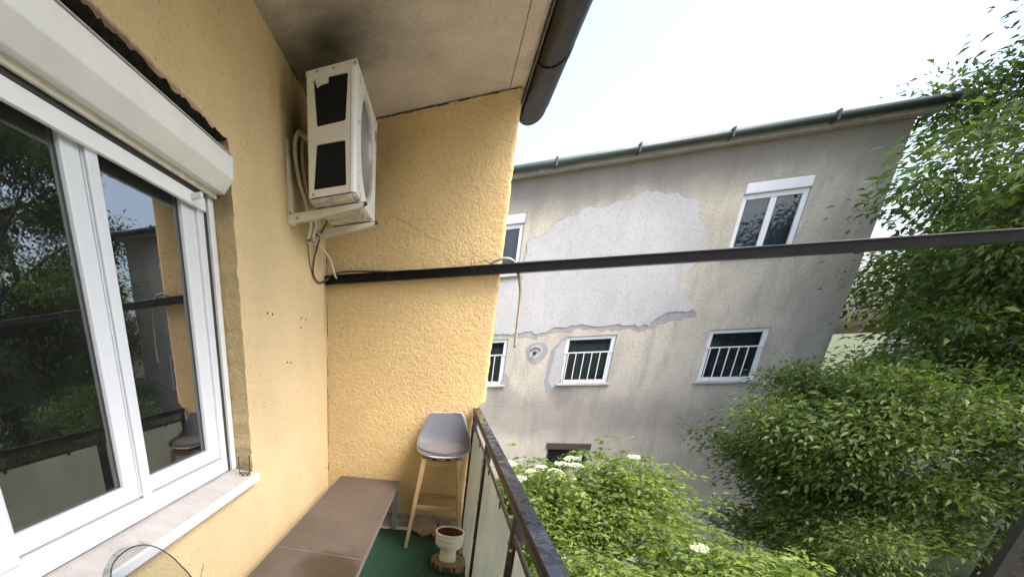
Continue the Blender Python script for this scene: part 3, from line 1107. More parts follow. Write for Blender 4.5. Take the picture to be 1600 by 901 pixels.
for k, (z, y) in enumerate(((.020, 3.652), (.018, 3.668), (.026, 3.684))):
    pts = [(x, y + .004 * math.sin(x * 7 + k), chz(x) + z + .012 * max(0, noise.noise(Vector((x * 3, k, 0))))) for x in np.linspace(.05 + .1 * k, xe, 26)]
    tag(put('cable', MB().tube(pts, .006, 6), 'cable_black', at=pts[0]),
        ('black cable lying foremost in the channel', 'black cable lying in the middle of the channel', 'black cable at the back of the channel, against its rear lip')[k], 'cable')
wr = thing('tie_wire', H(738, 412, 1, 3.63), 'thin rusty tie wire with loose ends wound round the channel', 'wire')
put('loop', MB().tube([H(737, 430, 1, 3.63), H(737, 402, 1, 3.63)], .0014, 5), 'wire_rust', wr)
put('loop', MB().tube([H(741, 428, 1, 3.63), H(740.5, 401, 1, 3.63)], .0014, 5), 'wire_rust', wr)
put('loose_end', MB().tube(spline([H(761, 409, 1, 3.64), H(752, 402, 1, 3.63), H(743, 399, 1, 3.63), H(737, 394, 1, 3.63)], 5), .0014, 5), 'wire_rust', wr)
put('loose_end', MB().tube(spline([H(770, 413, 1, 3.64), H(758, 408, 1, 3.64), H(740, 412, 1, 3.632)], 5), .0014, 5), 'wire_rust', wr)

# ------------------------------------------------------------------ carpet
rows = []
for j in range(41):
    y = -2.5 + (3.615 + 2.5) * j / 40
    rows.append([Vector((x / 12 * (1.205 + .004 * math.sin(y * 9)), y + .006 * math.sin(x * 2.1) * (j == 40), .005 + .0015 * noise.noise(Vector((x, y * 4, 0))))) for x in range(13)])
tag(put('carpet', MB().grid(rows), 'green_carpet', solid=.004), 'dark green artificial turf carpet covering the balcony floor', 'carpet')

# ------------------------------------------------------------------ bench
bn = thing('bench', (.36, 2.62, .006), 'long brown topped bench with grey metal legs along the yellow wall', 'bench')
FLc, FRc = Vector((.134, 3.66, .470)), Vector((.660, 3.643, .453))
NLc, NRc = Vector((.068, 1.60, .470)), Vector((.600, 1.585, .453))
def bp(u, v, dz=0):
    return NLc.lerp(NRc, u).lerp(FLc.lerp(FRc, u), v) + Vector((0, 0, dz))
vs_ = (.0, .2465, .7535, 1.0)
for a, b in zip(vs_, vs_[1:]):
    e0, e1 = (.0016 if a > 0 else .0), (.0016 if b < 1 else 0)
    put('top_board', MB().hexa([bp(.006, a + e0, -.014), bp(.994, a + e0, -.014), bp(.994, b - e1, -.014), bp(.006, b - e1, -.014)],
                               [bp(.006, a + e0), bp(.994, a + e0), bp(.994, b - e1), bp(.006, b - e1)]), 'brown_board', bn, bevel=.0015)
for v_ in vs_[1:3]:
    put('joint_strip', MB().hexa([bp(.01, v_ - .0016, -.012), bp(.99, v_ - .0016, -.012), bp(.99, v_ + .0016, -.012), bp(.01, v_ + .0016, -.012)],
                                 [bp(.01, v_ - .0016, -.002), bp(.99, v_ - .0016, -.002), bp(.99, v_ + .0016, -.002), bp(.01, v_ + .0016, -.002)]), 'bench_groove', bn)
for u0, u1 in ((0, .0055), (.9945, 1)):
    put('edge_trim', MB().hexa([bp(u0, 0, -.020), bp(u1, 0, -.020), bp(u1, 1, -.020), bp(u0, 1, -.020)],
                               [bp(u0, 0, -.001), bp(u1, 0, -.001), bp(u1, 1, -.001), bp(u0, 1, -.001)]), 'bench_edge', bn)
for v0, v1 in ((.004, .016), (.984, .996)):
    put('apron', MB().hexa([bp(.02, v0, -.055), bp(.98, v0, -.055), bp(.98, v1, -.055), bp(.02, v1, -.055)],
                           [bp(.02, v0, -.0145), bp(.98, v0, -.0145), bp(.98, v1, -.0145), bp(.02, v1, -.0145)]), 'leg_grey', bn)
for u0, u1 in ((.012, .045), (.955, .988)):
    put('apron', MB().hexa([bp(u0, .02, -.050), bp(u1, .02, -.050), bp(u1, .98, -.050), bp(u0, .98, -.050)],
                           [bp(u0, .02, -.0145), bp(u1, .02, -.0145), bp(u1, .98, -.0145), bp(u0, .98, -.0145)]), 'leg_grey', bn)
for u, v_ in ((.045, .016), (.955, .016), (.045, .984), (.955, .984)):
    q = bp(u, v_, -.056)
    put('leg', MB().box(q.x - .021, q.x + .021, q.y - .021, q.y + .021, .0075, q.z), 'leg_grey', bn, bevel=.004)

# ------------------------------------------------------------------ bar stool
stool = thing('bar_stool', (.978, 3.43, .008), 'grey upholstered bar stool on beech legs in the balcony corner', 'bar stool')
SCX, SCY = .990, 3.235          # front edge of the seat
# profile from the front lip over the seat and up the back: (y offset, z, half width, curl)
PR = [(.000, .766, .045, .0), (.006, .771, .095, .002), (.022, .777, .138, .006), (.05, .780, .168, .014), (.10, .779, .190, .024), (.18, .777, .201, .036),
      (.27, .779, .204, .05), (.335, .79, .203, .062), (.375, .82, .203, .058), (.398, .865, .193, .048), (.412, .915, .178, .038),
      (.424, .965, .161, .029), (.434, 1.005, .145, .022), (.440, 1.028, .127, .018), (.441, 1.040, .092, .016)]
def shell(off=0.0, inset=0.0):
    sp = spline([(a, b, c) for a, b, c, d in PR], 4)
    cu = spline([(d, 0, 0) for a, b, c, d in PR], 4)
    rows = []
    for i, (p, c) in enumerate(zip(sp, cu)):
        t = (sp[min(i + 1, len(sp) - 1)] - sp[max(i - 1, 0)])
        nrm = Vector((0, -t.y, t.x)).normalized()       # up on the seat, forwards on the back
        row = []
        for k in range(25):
            u = -1 + k / 12
            lift = c.x * abs(u) ** 2.6
            hw = p.z - inset
            # nrm components: (y, z) with t.x = dy, t.y = dz
            row.append(Vector((SCX + u * hw * (1 - .04 * u * u), SCY + p.x + nrm.y * (lift + off), p.y + nrm.z * (lift + off))))
        rows.append(row)
    return rows
sh_ = put('seat_shell', MB().grid(shell()), 'grey_shell', stool, solid=.009)
put('back_pad', MB().grid([r_ for r_ in shell(.007, .007)[6:54]]), 'grey_fabric', stool, solid=.006)
cu = MB()
rows = []
for i in range(9):                       # cushion: a flattened, puffed oval
    t = i / 8
    for_r = math.sin(t * math.pi / 2)
    rows.append([Vector((SCX + .191 * for_r * math.cos(a), SCY + .185 + .178 * for_r * math.sin(a),
                         .802 + .020 * math.cos(t * math.pi / 2) + .016 * (for_r * math.cos(a)) ** 2)) for a in [2 * math.pi * k / 48 for k in range(48)]])
rows.append([v_ + Vector((0, 0, -.016)) for v_ in rows[-1]])
cu.grid(rows, True, True)
put('seat_cushion', cu, 'grey_cushion', stool)
def leg(foot, topp):
    f, t = Vector(foot), Vector(topp)
    m = MB()
    for a, b, wa, wb in ((f, t, .0125, .0185),):
        m.hexa([a + Vector((dx * wa, dy * wa, 0)) for dx, dy in ((-1, -1), (1, -1), (1, 1), (-1, 1))],
               [b + Vector((dx * wb, dy * wb, 0)) for dx, dy in ((-1, -1), (1, -1), (1, 1), (-1, 1))])
    return m
FT = {(-1, -1): ((.766, 3.245, .008), (.862, 3.285, .752)), (1, -1): ((1.182, 3.245, .008), (1.106, 3.285, .752)),
      (-1, 1): ((.768, 3.615, .003), (.862, 3.52, .752)), (1, 1): ((1.176, 3.61, .003), (1.106, 3.52, .752))}
for k, (a, b) in FT.items():
    put('leg', leg(a, b), 'beech_wood', stool, bevel=.004)
def at_z(k, z):
    a, b = Vector(FT[k][0]), Vector(FT[k][1])
    return a.lerp(b, (z - a.z) / (b.z - a.z))
for y_, z_, w_, h_, nm in ((-1, .362, .018, .032, 'footrest'), (1, .362, .018, .032, 'footrest')):
    put(nm, MB().bar(at_z((-1, y_), z_), at_z((1, y_), z_), w_, h_), 'beech_bar', stool, bevel=.003)
for x_ in (-1, 1):
    put('footrest', MB().bar(at_z((x_, -1), .405), at_z((x_, 1), .405), .018, .03), 'beech_bar', stool, bevel=.003)
for y_ in (-1, 1):
    put('seat_rail', MB().bar(at_z((-1, y_), .715), at_z((1, y_), .715), .022, .042), 'beech_bar', stool, bevel=.003)
for x_ in (-1, 1):
    put('seat_rail', MB().bar(at_z((x_, -1), .7155), at_z((x_, 1), .7155), .022, .040), 'beech_bar', stool, bevel=.003)
for x_ in (.935, 1.03):
    put('mount_bar', MB().box(x_ - .017, x_ + .017, 3.28, 3.53, .737, .768), 'rubber_and_shade', stool, bevel=.003)

# ------------------------------------------------------------------ log slices and pot
def log_slice(name, c, r, th, mat_m, label, tilt=None, seed=0, ell=1.0):
    o = thing(name, c, label, 'log slice', 'log slices on the balcony floor')
    N = 120
    def rad(a):
        return r * (1 + .07 * noise.noise(Vector((math.cos(a) * 1.3 + seed, math.sin(a) * 1.3, 0))) + .05 * noise.noise(Vector((math.cos(a) * 6, math.sin(a) * 6, seed))))
    c = Vector(c)
    Mx = (tilt or Matrix.Identity(3))
    def P(a, k, z):
        return c + Mx @ Vector((rad(a) * k * math.cos(a) * ell, rad(a) * k * math.sin(a), z))
    A = [2 * math.pi * i / N for i in range(N)]
    topm = MB().grid([[P(a, k, th + .002 * noise.noise(Vector((k * 4, a, seed)))) for a in A] for k in (.001, .3, .6, .8, .95)], True, True)
    topm.grid([[P(a, k, 0.001) for a in A] for k in (.95, .6, .001)], True, True)
    oo = put('cut_face', topm, 'log_end', o)
    bk = MB()
    lv = [0, .12, .3, .5, .7, .88, 1]
    rows = [[P(a, 1 + .10 * abs(noise.noise(Vector((a * 7, t * .8, seed)))) + .05 * noise.noise(Vector((a * 22, t * 3, seed))) - (.05 if t in (0, 1) else 0), th * t) for a in A] for t in lv]
    rows = [[P(a, .94, .0) for a in A]] + rows + [[P(a, .94, th) for a in A]]
    bk.grid(rows, True, True)
    put('bark', bk, 'log_bark', o)
    return o
log_slice('log_slice', (1.095, 3.005, .0085), .131, .052, None, 'thick bark-edged log slice under the white pot', seed=3)
tl = Matrix.Rotation(R(41), 3, 'X')
log_slice('log_slice', (.900, 3.600, .062), .100, .032, None, 'oval log slice leaning on the foot of the end wall behind the stool', tilt=tl, seed=11, ell=1.08)
log_slice('log_slice', (1.028, 3.475, .009), .062, .045, None, 'smallest log slice, half hidden behind the white pot', seed=17)
pc = (1.083, 2.992, .0625)
pot = thing('plant_pot', pc, 'cream white footed ceramic pot, empty, on the thick log slice', 'pot')
prf = [(0, 0), (.052, 0), (.057, .004), (.0585, .012), (.054, .017), (.0585, .022), (.0585, .027), (.0535, .033), (.055, .085), (.060, .100), (.078, .113), (.090, .128), (.095, .146), (.0905, .152),
       (.0955, .158), (.0955, .165), (.0905, .170), (.0965, .176), (.096, .200), (.094, .212), (.098, .220), (.099, .227), (.095, .232), (.090, .231), (.087, .224)]
put('pot_body', MB().lathe(prf, pc, 48), 'ceramic_white', pot)
put('pot_inside', MB().lathe([(.088, .2285), (.086, .215), (.084, .15), (.05, .115), (0, .11)], pc, 48), 'terracotta', pot)

# ------------------------------------------------------------------ railing
rl = thing('balcony_railing', (1.215, 1.2, 0), 'black steel balcony railing with ribbed glass panels and wet top rail', 'railing')
RX0, RX1 = 1.193, 1.238
put('top_rail', MB().box(RX0, RX1, -2.5, 3.70, 1.050, 1.074), 'wet_black_paint', rl, bevel=.003)
put('under_rail', MB().box(RX0 + .002, RX0 + .010, -2.5, 3.70, 1.028, 1.0497), 'brown_metal', rl, bevel=.003)
PYS = [3.672, 2.52, 1.40, .28, -.84, -1.96]
for y in PYS:
    put('post', MB().box(1.196, 1.232, y - .017, y + .017, -.18, 1.0215), 'black_metal', rl, bevel=.003)
for a, b in zip(PYS[1:], PYS):
    y0, y1 = a + .02, b - .02
    put('panel_bar', MB().box(1.198, 1.206, y0, y1, .9548, .975), 'brown_metal', rl, bevel=.003)
    put('panel_bar', MB().box(1.198, 1.224, y0, y1, -.10, -.07), 'black_metal', rl, bevel=.003)
    for q in ((y0, y0 + .022), (y1 - .022, y1)):
        put('panel_stile', MB().box(1.199, 1.223, q[0], q[1], -.0695, .9545), 'black_metal', rl, bevel=.002)
    put('glass_panel', MB().box(1.208, 1.214, y0 + .0225, y1 - .0225, -.069, .954), 'ribbed_glass', rl)
    for z in (.92, .45, .04):
        for y in (y0 + .011, y1 - .011):
            put('bolt', MB().lathe([(0, -.008), (.006, -.007), (.007, 0)], (1.199, y, z), 8, axis=0), 'bolt_steel', rl)
    for y in (y0 + .3, y1 - .3):
        put('clip', MB().box(1.194, 1.1985, y - .012, y + .012, .94, .962), 'black_metal', rl, bevel=.001)

# ------------------------------------------------------------------ smoky acrylic chair in the foreground
acx, acy = .24, .84
ch_ = thing('acrylic_chair', (acx, acy, .008), 'transparent smoky acrylic chair with dark rim in the foreground beside the sill', 'chair')
vb = Vector((acx - CAM.x, acy - CAM.y, 0)).normalized()        # away from the photographer
def onplane(px, py, d=0.0):
    dr = RT * (px - PX) - UP * (py - PY) + FW * FPX
    return CAM + dr * (((Vector((acx, acy, 0)) - CAM).dot(vb) + d) / dr.dot(vb))
rimA = [onplane(*p) for p in ((173.7, 893), (180, 875), (192.5, 862.5), (207.5, 853.7), (223.7, 850.6), (236, 852), (248.7, 856), (267.5, 868), (280, 880), (298.7, 900.6))]
rimB = [onplane(*p, .055) for p in ((159.5, 902), (164.5, 884), (177, 865), (196, 853), (214, 848.5), (230, 848), (246, 853.5), (267.5, 867), (281.5, 880), (301, 901))]
lo, hi = rimA[0], rimA[-1]
c0 = (lo + hi) / 2
def drop(P, side):
    q = P + Vector((0, 0, 0))
    return [Vector((q.x, q.y, .74)).lerp(q, t) + (q - Vector((c0.x, c0.y, q.z))).normalized() * .02 * math.sin(t * math.pi) for t in (0, .33, .66)]
A = drop(rimA[0], 0) + rimA + drop(rimA[-1], 1)[::-1]
B = drop(rimB[0], 0) + rimB + drop(rimB[-1], 1)[::-1]
A, B = spline(A, 5), spline(B, 5)
cb = Vector((acx, acy, .73)) + vb * .13
rows = [A, [a.lerp(b, .55) for a, b in zip(A, B)], B]
for t in (.2, .45, .7, .9):
    rows.append([b.lerp(Vector((b.x * .75 + cb.x * .25, b.y * .75 + cb.y * .25, .72)), t) + vb * .085 * math.sin(t * math.pi / 2) for b in B])
put('backrest', MB().grid(rows[2:]), 'smoke_acrylic', ch_)
put('rim_band', MB().grid(rows[:3]), 'smoke_band', ch_)
put('rim', MB().tube(A, .0020, 8), 'acrylic_rim', ch_)
put('seat', MB().lathe([(.0, .70), (.15, .703), (.195, .705), (.2, .715), (.0, .712)], (acx, acy, 0), 40), 'smoke_acrylic', ch_)
for sx, sy in ((-1, -1), (1, -1), (-1, 1), (1, 1)):
    put('leg', MB().tube([(acx + sx * .17, acy + sy * .17, .009), (acx + sx * .12, acy + sy * .12, .702)], [.011, .014], 10), 'smoke_acrylic', ch_)
put('foot_ring', MB().tube([(acx + .2 * math.cos(2 * math.pi * k / 32), acy + .2 * math.sin(2 * math.pi * k / 32), .26) for k in range(33)], .008, 8), 'smoke_acrylic', ch_)

# ------------------------------------------------------------------ the neighbouring building
DN = 13.0
def nh(px, py):
    return hit(px, py, 1, DN)
NX0, NX1 = -1.5, 8.7
ztop = nh(850, 266).z
nb = thing('apartment_building', (3.6, DN, GZ), 'weathered grey and beige plastered building across the yard', 'building')
def rect(l, t, r, b):
    return l, r, b, t
W1 = (nh(795, 527).x - 1.05, nh(795, 527).x, nh(785, 601).z, nh(795, 529).z)
w2l = nh(880, 560).x
W2 = (w2l, w2l + 1.05, nh(876, 599).z, nh(886, 526).z)
W3 = (nh(817, 370).x - 1.05, nh(817, 370).x, nh(812, 410).z - .25, nh(820, 333).z)
dz = nh(857, 692)
W4 = (dz.x, dz.x + .95, dz.z - .75, dz.z)
WS = [('shutter', W3), ('bars', W1), ('bars', W2), ('cellar', W4), ('shutter', (6.5, 7.55, W3[2], W3[3])), ('bars', (6.6, 7.65, W2[2], W2[3]))]
xsn = sorted({NX0, NX1} | {v_ for _, q in WS for v_ in q[:2]})
zsn = sorted({GZ - .2, ztop} | {v_ for _, q in WS for v_ in q[2:]})
m = MB()
for x0, x1 in zip(xsn, xsn[1:]):
    for z0, z1 in zip(zsn, zsn[1:]):
        cx, cz = (x0 + x1) / 2, (z0 + z1) / 2
        if any(q[0] < cx < q[1] and q[2] < cz < q[3] for _, q in WS):
            continue
        m.add([(x0, DN, z0), (x1, DN, z0), (x1, DN, z1), (x0, DN, z1)], [(0, 1, 2, 3)])
for _, q in WS:
    a, b, c, d = q
    for e in (((a, c), (a, d)), ((b, c), (b, d)), ((a, c), (b, c)), ((a, d), (b, d))):
        (x0, z0), (x1, z1) = e
        m.add([(x0, DN, z0), (x1, DN, z1), (x1, DN + .16, z1), (x0, DN + .16, z0)], [(0, 1, 2, 3)])
m.box(NX0, NX1 - .001, DN + .5, DN + 9, GZ - .2, ztop)
m.add([(NX1, DN, GZ - .2), (NX1, DN + 9, GZ - .2), (NX1, DN + 9, ztop), (NX1, DN, ztop)], [(0, 1, 2, 3)])
put('wall', m, 'old_plaster', nb)
put('roof', MB().box(NX0 - .2, NX1 + .25, DN - .28, DN + 9.2, ztop + .02, ztop + .10), 'zinc_gutter', nb)
put('eave', MB().box(NX0, NX1 + .2, DN - .22, DN - .004, ztop - .10, ztop + .018), 'far_sill', nb)
ngm = MB()
ngm.tube([(NX0 - .2, DN - .32, ztop + .02), (NX1 + .25, DN - .32, ztop + .02)], .07, 12)
ng = put('gutter', ngm, 'zinc_gutter', nb)
for x in (2.9, 4.4, 5.9, 7.4):
    put('gutter_hook', MB().box(x - .02, x + .02, DN - .412, DN - .22, ztop - .07, ztop + .11), 'zinc_gutter', ng, bevel=.01)
for kind, (a, b, c, d) in WS:
    if kind == 'cellar':
        put('window', MB().box(a + .004, b - .004, DN + .13, DN + .15, c, d - .2), 'void_black', nb)
        wn = put('shutter_box', MB().box(a - .04, b + .04, DN - .03, DN + .1, d - .16, d + .012), 'brown_shutter', nb, bevel=.01)
        put('window_frame', MB().box(a + .002, a + .06, DN + .06, DN + .12, c, d - .161), 'brown_shutter', wn)
        put('window_frame', MB().box(b - .16, b - .09, DN + .06, DN + .12, c, d - .161), 'far_white', wn)
        continue
    fr = MB()
    t_ = .085
    zt = d - (.2 if kind == 'shutter' else 0)
    for q in ((a + .002, a + t_, c, zt), (b - t_, b - .002, c, zt), (a + t_, b - t_, c, c + t_), (a + t_, b - t_, zt - t_, zt)):
        fr.box(q[0], q[1], DN + .04, DN + .11, q[2], q[3])
    if kind == 'shutter':
        fr.box((a + b) / 2 - .05, (a + b) / 2 + .05, DN + .045, DN + .105, c + t_, zt - t_)
    wn = put('window', fr, 'far_white', nb, bevel=.008)
    put('pane', MB().box(a + t_, b - t_, DN + .075, DN + .08, c + t_, zt - t_), 'far_glass', wn)
    rows = [[Vector((a + (b - a) * k / 60, DN + .20 + .03 * math.sin(k * 1.3) + .012 * math.sin(k * 3.1), z)) for k in range(61)] for z in (c, d)]
    put('curtain', MB().grid(rows), 'curtain' if kind == 'shutter' else 'net_curtain', wn)
    put('sill', MB().box(a - .06, b + .05, DN - .07, DN + .04, c - .05, c - .004), 'far_sill', wn, bevel=.008)
    if kind == 'shutter':
        put('shutter_box', MB().box(a + .004, b - .004, DN - .02, DN + .1, zt + .004, d - .004), 'far_white', wn, bevel=.02)
    else:
        zb = c + (zt - c) * .66
        put('grille_bar', MB().box(a + .01, b - .01, DN + .012, DN + .03, zb - .014, zb + .014), 'far_white', wn)
        for k in range(6):
            x = a + .10 + (b - a - .2) * k / 5
            put('grille_bar', MB().box(x - .009, x + .009, DN + .015, DN + .027, c + .03, zb - .0145), 'far_white', wn)
# repaired areas of plaster, thin skins on the old wall with their own ragged outline
def patch(pix, name, mat, off, wob=.05, seed=0, raw=False):
    P = [(q.x, q.z) for q in (nh(*p) for p in pix)] if not raw else pix
    out = []
    for i in range(len(P)):
        a, b = Vector(P[i]), Vector(P[(i + 1) % len(P)])
        k = max(2, int((b - a).length / .06))
        for j in range(k):
            q = a.lerp(b, j / k)
            w_ = Vector((noise.noise(Vector((q.x * 2.3, q.y * 2.3, seed))) + .5 * noise.noise(Vector((q.x * 8, q.y * 8, seed))),
                         noise.noise(Vector((q.x * 2.3, q.y * 2.3, seed + 9))) + .5 * noise.noise(Vector((q.x * 8, q.y * 8, seed + 9))))) * wob
            out.append(q + w_)
    return put(name, MB().prism([(q.x, DN - off, q.y) for q in out], (0, off - .0005, 0)), mat, nb)
def inset(q, e):
    return q
xr = NX1 - .3
up_ = [(W3[1] + .06, nh(815, 380).z),  (nh(850, 358).x, nh(850, 358).z), (nh(900, 333).x, nh(900, 333).z), (5.0, nh(900, 333).z + .25), (5.7, nh(900, 333).z - .05), (6.15, nh(900, 333).z - .9), (5.75, nh(900, 333).z - 1.6)]
lo_ = [(6.2, nh(900, 512).z + .2), (5.2, nh(900, 512).z - .1), (nh(900, 511).x, nh(900, 511).z), (nh(862, 515).x, nh(862, 515).z), (nh(832, 528).x, nh(832, 528).z), (nh(800, 524).x, nh(800, 524).z), (W3[1] - .6, nh(770, 520).z), (W3[1] - .6, W3[2] - .2), (W3[1] + .06, W3[2] - .2)]
def clip_win(poly, W):
    return poly
# the big patch is laid round the upper windows: two pieces beside them would show a seam, so it stops at their frames
patch([(x, z) for x, z in up_] + [(x, z - .05) for x, z in lo_], 'plaster_patch', 'cement_rim', .004, .13, 1, True)
patch([(x, z - .02) for x, z in up_] + [(x, z + .08) for x, z in lo_], 'plaster_patch', 'cement_patch', .016, .13, 1, True)
patch([(822, 550), (826, 540), (838, 534), (852, 536), (856, 546), (848, 560), (836, 568), (825, 562)], 'plaster_patch', 'cement_rim', .004, .04, 3)
patch([(826, 552), (830, 543), (840, 538), (847, 542), (845, 553), (836, 560), (829, 558)], 'plaster_patch', 'cement_patch', .008, .03, 4)
patch([(884, 524), (862, 545), (855, 570), (851, 598), (853, 612), (868, 614), (873, 602), (876, 596)], 'plaster_patch', 'cement_rim', .004, .05, 5)
patch([(885, 530), (868, 547), (861, 572), (857, 596), (862, 606), (872, 602), (877, 590)], 'plaster_patch', 'cement_patch', .008, .03, 6)
patch([(788, 582), (795, 590), (796, 600), (787, 612), (780, 604)], 'plaster_patch', 'cement_rim', .0045, .03, 7)
q = nh(835.5, 551)
hk = MB().tube([(q.x + .11 * math.cos(a), DN - .035, q.z + .03 + .09 * math.sin(a)) for a in [R(10 + 16 * k) for k in range(11)]], .012, 6)
hk.lathe([(0, -.05), (.035, -.045), (.04, 0)], (q.x, DN - .009, q.z), 12, axis=1)
put('wall_hook', hk, 'black_metal', nb)

# ------------------------------------------------------------------ foliage
def leaves_mesh(name, centres, dirs, size, mat, parent, fold=.25, asp=.42, seed=1, droop=0.0):
    """every leaf is a folded four-faced blade; centres, dirs are (n,3) arrays in world metres"""
    rg = np.random.default_rng(seed)
    n = len(centres)
    d = dirs / (np.linalg.norm(dirs, axis=1, keepdims=True) + 1e-9)
    d[:, 2] -= droop
    d /= np.linalg.norm(d, axis=1, keepdims=True) + 1e-9
    up = rg.normal(size=(n, 3)) * .55 + np.array([0, 0, 1.0])
    s = np.cross(d, up)
    s /= np.linalg.norm(s, axis=1, keepdims=True) + 1e-9
    nn = np.cross(s, d)
    L = (size * rg.uniform(.5, 1.5, n))[:, None]
    wdt = L * asp
    b = centres - origin_np(parent)
    p0 = b
    p1 = b + d * L * .5
    p2 = b + d * L - nn * L * .12
    l1 = b + d * L * .42 + s * wdt * .5 + nn * L * fold * .4
    r1_ = b + d * L * .42 - s * wdt * .5 + nn * L * fold * .4
    vs_ = np.stack([p0, l1, p2, r1_, p1], 1).reshape(-1, 3)
    base = np.arange(n)[:, None] * 5
    tri = np.array([[0, 4, 1], [1, 4, 2], [0, 3, 4], [3, 2, 4]])
    fs = (base[:, None, :] + tri[None]).reshape(-1, 3)
    me = bpy.data.meshes.new(name)
    me.vertices.add(len(vs_))
    me.vertices.foreach_set('co', vs_.astype(np.float32).ravel())
    me.loops.add(fs.size)
    me.loops.foreach_set('vertex_index', fs.astype(np.int32).ravel())
    me.polygons.add(len(fs))
    me.polygons.foreach_set('loop_start', np.arange(0, fs.size, 3, dtype=np.int32))
    me.polygons.foreach_set('loop_total', np.full(len(fs), 3, dtype=np.int32))
    me.materials.append(MATS[mat])
    me.update(calc_edges=True)
    me.validate()
    o = bpy.data.objects.new(name, me)
    COL.objects.link(o)
    o.parent = parent
    return o


def origin_np(o):
    return np.array(origin_of(o))


def make_tree(base, h, cr, label, mat, leaf, nclump, per, seed, trunk_r=.16, clear=.25, shape='round', droop=.2, spread=.42):
    rr = random.Random(seed)
    rg = np.random.default_rng(seed)
    base = Vector(base)
    t = thing('tree', base, label, 'tree', 'trees beyond the yard')
    ax = [base + Vector((rr.uniform(-.03, .03) * h * k / 6, rr.uniform(-.03, .03) * h * k / 6, h * .97 * k / 6)) for k in range(7)]
    tm = MB().tube(spline(ax, 4), [trunk_r * (1 - .93 * (k / 24)) + (.08 * trunk_r if k == 0 else 0) for k in range(25)], 9)
    cent = []
    nl = 26
    for i in range(nl):
        f = clear + (.97 - clear) * (i + rr.random()) / nl
        p = ax[0].lerp(ax[-1], f)
        a = i * 2.4 + rr.uniform(-.5, .5)
        if shape == 'cone':
            ln = cr * (1.05 - (f - clear) / (1 - clear)) * rr.uniform(.8, 1.1) + .25
            el = R(rr.uniform(-14, 8))
        else:
            g_ = (f - clear) / (1 - clear)
            ln = cr * math.sqrt(max(.05, 1 - (g_ * 1.7 - .75) ** 2 * .85)) * rr.uniform(.75, 1.12)
            el = R(rr.uniform(5, 45))
        d = Vector((math.cos(a) * math.cos(el), math.sin(a) * math.cos(el), math.sin(el)))
        e = p + d * ln
        mid = p.lerp(e, .5) + Vector((0, 0, ln * .06))
        tm.tube(spline([p, mid, e], 3), [trunk_r * .38 * (1 - .85 * k / 6) * (1 - .5 * f) for k in range(7)], 5)
        for k in range(3):
            q = p.lerp(e, rr.uniform(.35, .85))
            dd = (d + Vector((rr.uniform(-1, 1), rr.uniform(-1, 1), rr.uniform(-.4, .6)))).normalized()
            tm.tube([q, q + dd * ln * .35], [trunk_r * .1, trunk_r * .03], 4)
            cent.append((q + dd * ln * rr.uniform(.25, .42), rr.uniform(.6, 1.1)))
        for k in range(max(2, int(nclump / nl))):
            u = rr.uniform(.3, 1.05)
            cent.append((p.lerp(e, u) + Vector((rr.gauss(0, .22), rr.gauss(0, .22), rr.gauss(0, .16))) * cr * .5, rr.uniform(.6, 1.2)))
    put('trunk', tm, 'bark', t)
    C, D = [], []
    for c, s in cent:
        n = int(per * s)
        off = rg.normal(size=(n, 3)) * np.array([spread, spread, spread * .55]) * s
        C.append(np.array(c) + off)
        dv = off + rg.normal(size=(n, 3)) * .25
        D.append(dv)
    leaves_mesh('crown', np.concatenate(C), np.concatenate(D), leaf, mat, t, seed=seed, droop=droop)
    return t


make_tree((10.4, 10.2, GZ), 11.2, 3.6, 'tallest dark-leaved tree, right of the plastered building', 'walnut_leaf', .115, 300, 330, 3, .24, .2, spread=.36)
make_tree((13.2, 9.4, GZ), 10.5, 3.2, 'dark conifer-like tree behind the tallest one', 'fir_leaf', .11, 260, 260, 5, .2, .1, 'cone', .5, .32)
make_tree((14.8, 16.5, GZ), 7.6, 2.9, 'pale green tree far back beyond the corner of the plastered building', 'pale_leaf', .18, 180, 170, 13, .18, .25)
make_tree((20.0, 13.5, GZ), 8.8, 3.4, 'distant pale tree in front of the red roofed house', 'pale_leaf', .22, 150, 150, 17, .2, .25)
make_tree((7.4, 9.6, GZ), 3.9, 1.6, 'low leafy tree in front of the building corner', 'walnut_leaf', .085, 170, 300, 21, .1, .15, spread=.26)

# red roofed house beyond the trees
rh = thing('red_roof_house', (20, 19, GZ), 'pale house with a red tiled gable roof far beyond the trees', 'house')
a = Vector((20, 19, GZ))
put('wall', MB().box(15.5, 24.5, 16.5, 22, GZ, 1.6), 'far_render', rh)
rf = MB()
for k in range(22):
    y0_, y1_ = 16.1, 19.25
    for sgn in (0, 1):
        f0, f1 = k / 22, (k + 1) / 22
        ya, yb = (16.0 + 3.25 * f0, 16.0 + 3.25 * f1 + .05) if sgn == 0 else (22.5 - 3.25 * f0, 22.5 - 3.25 * f1 - .05)
        za, zb = 1.35 + 2.1 * f0, 1.35 + 2.1 * f1
        rf.hexa([(15.0, ya, za), (25, ya, za), (25, yb, zb - .02), (15.0, yb, zb - .02)], [(15.0, ya, za + .07), (25, ya, za + .07), (25, yb, zb + .03), (15.0, yb, zb + .03)])
put('roof', rf, 'roof_tile', rh)
put('gable', MB().prism([(15.5, 16.5, 1.6), (15.5, 22, 1.6), (15.5, 19.25, 3.35)], (9, 0, 0)), 'far_render', rh)
put('window', MB().box(15.46, 15.5, 18, 19, -.6, .7), 'far_glass', rh)
put('chimney', MB().box(19.6, 20.2, 19.4, 20.0, 3.0, 4.3), 'roof_tile', rh)

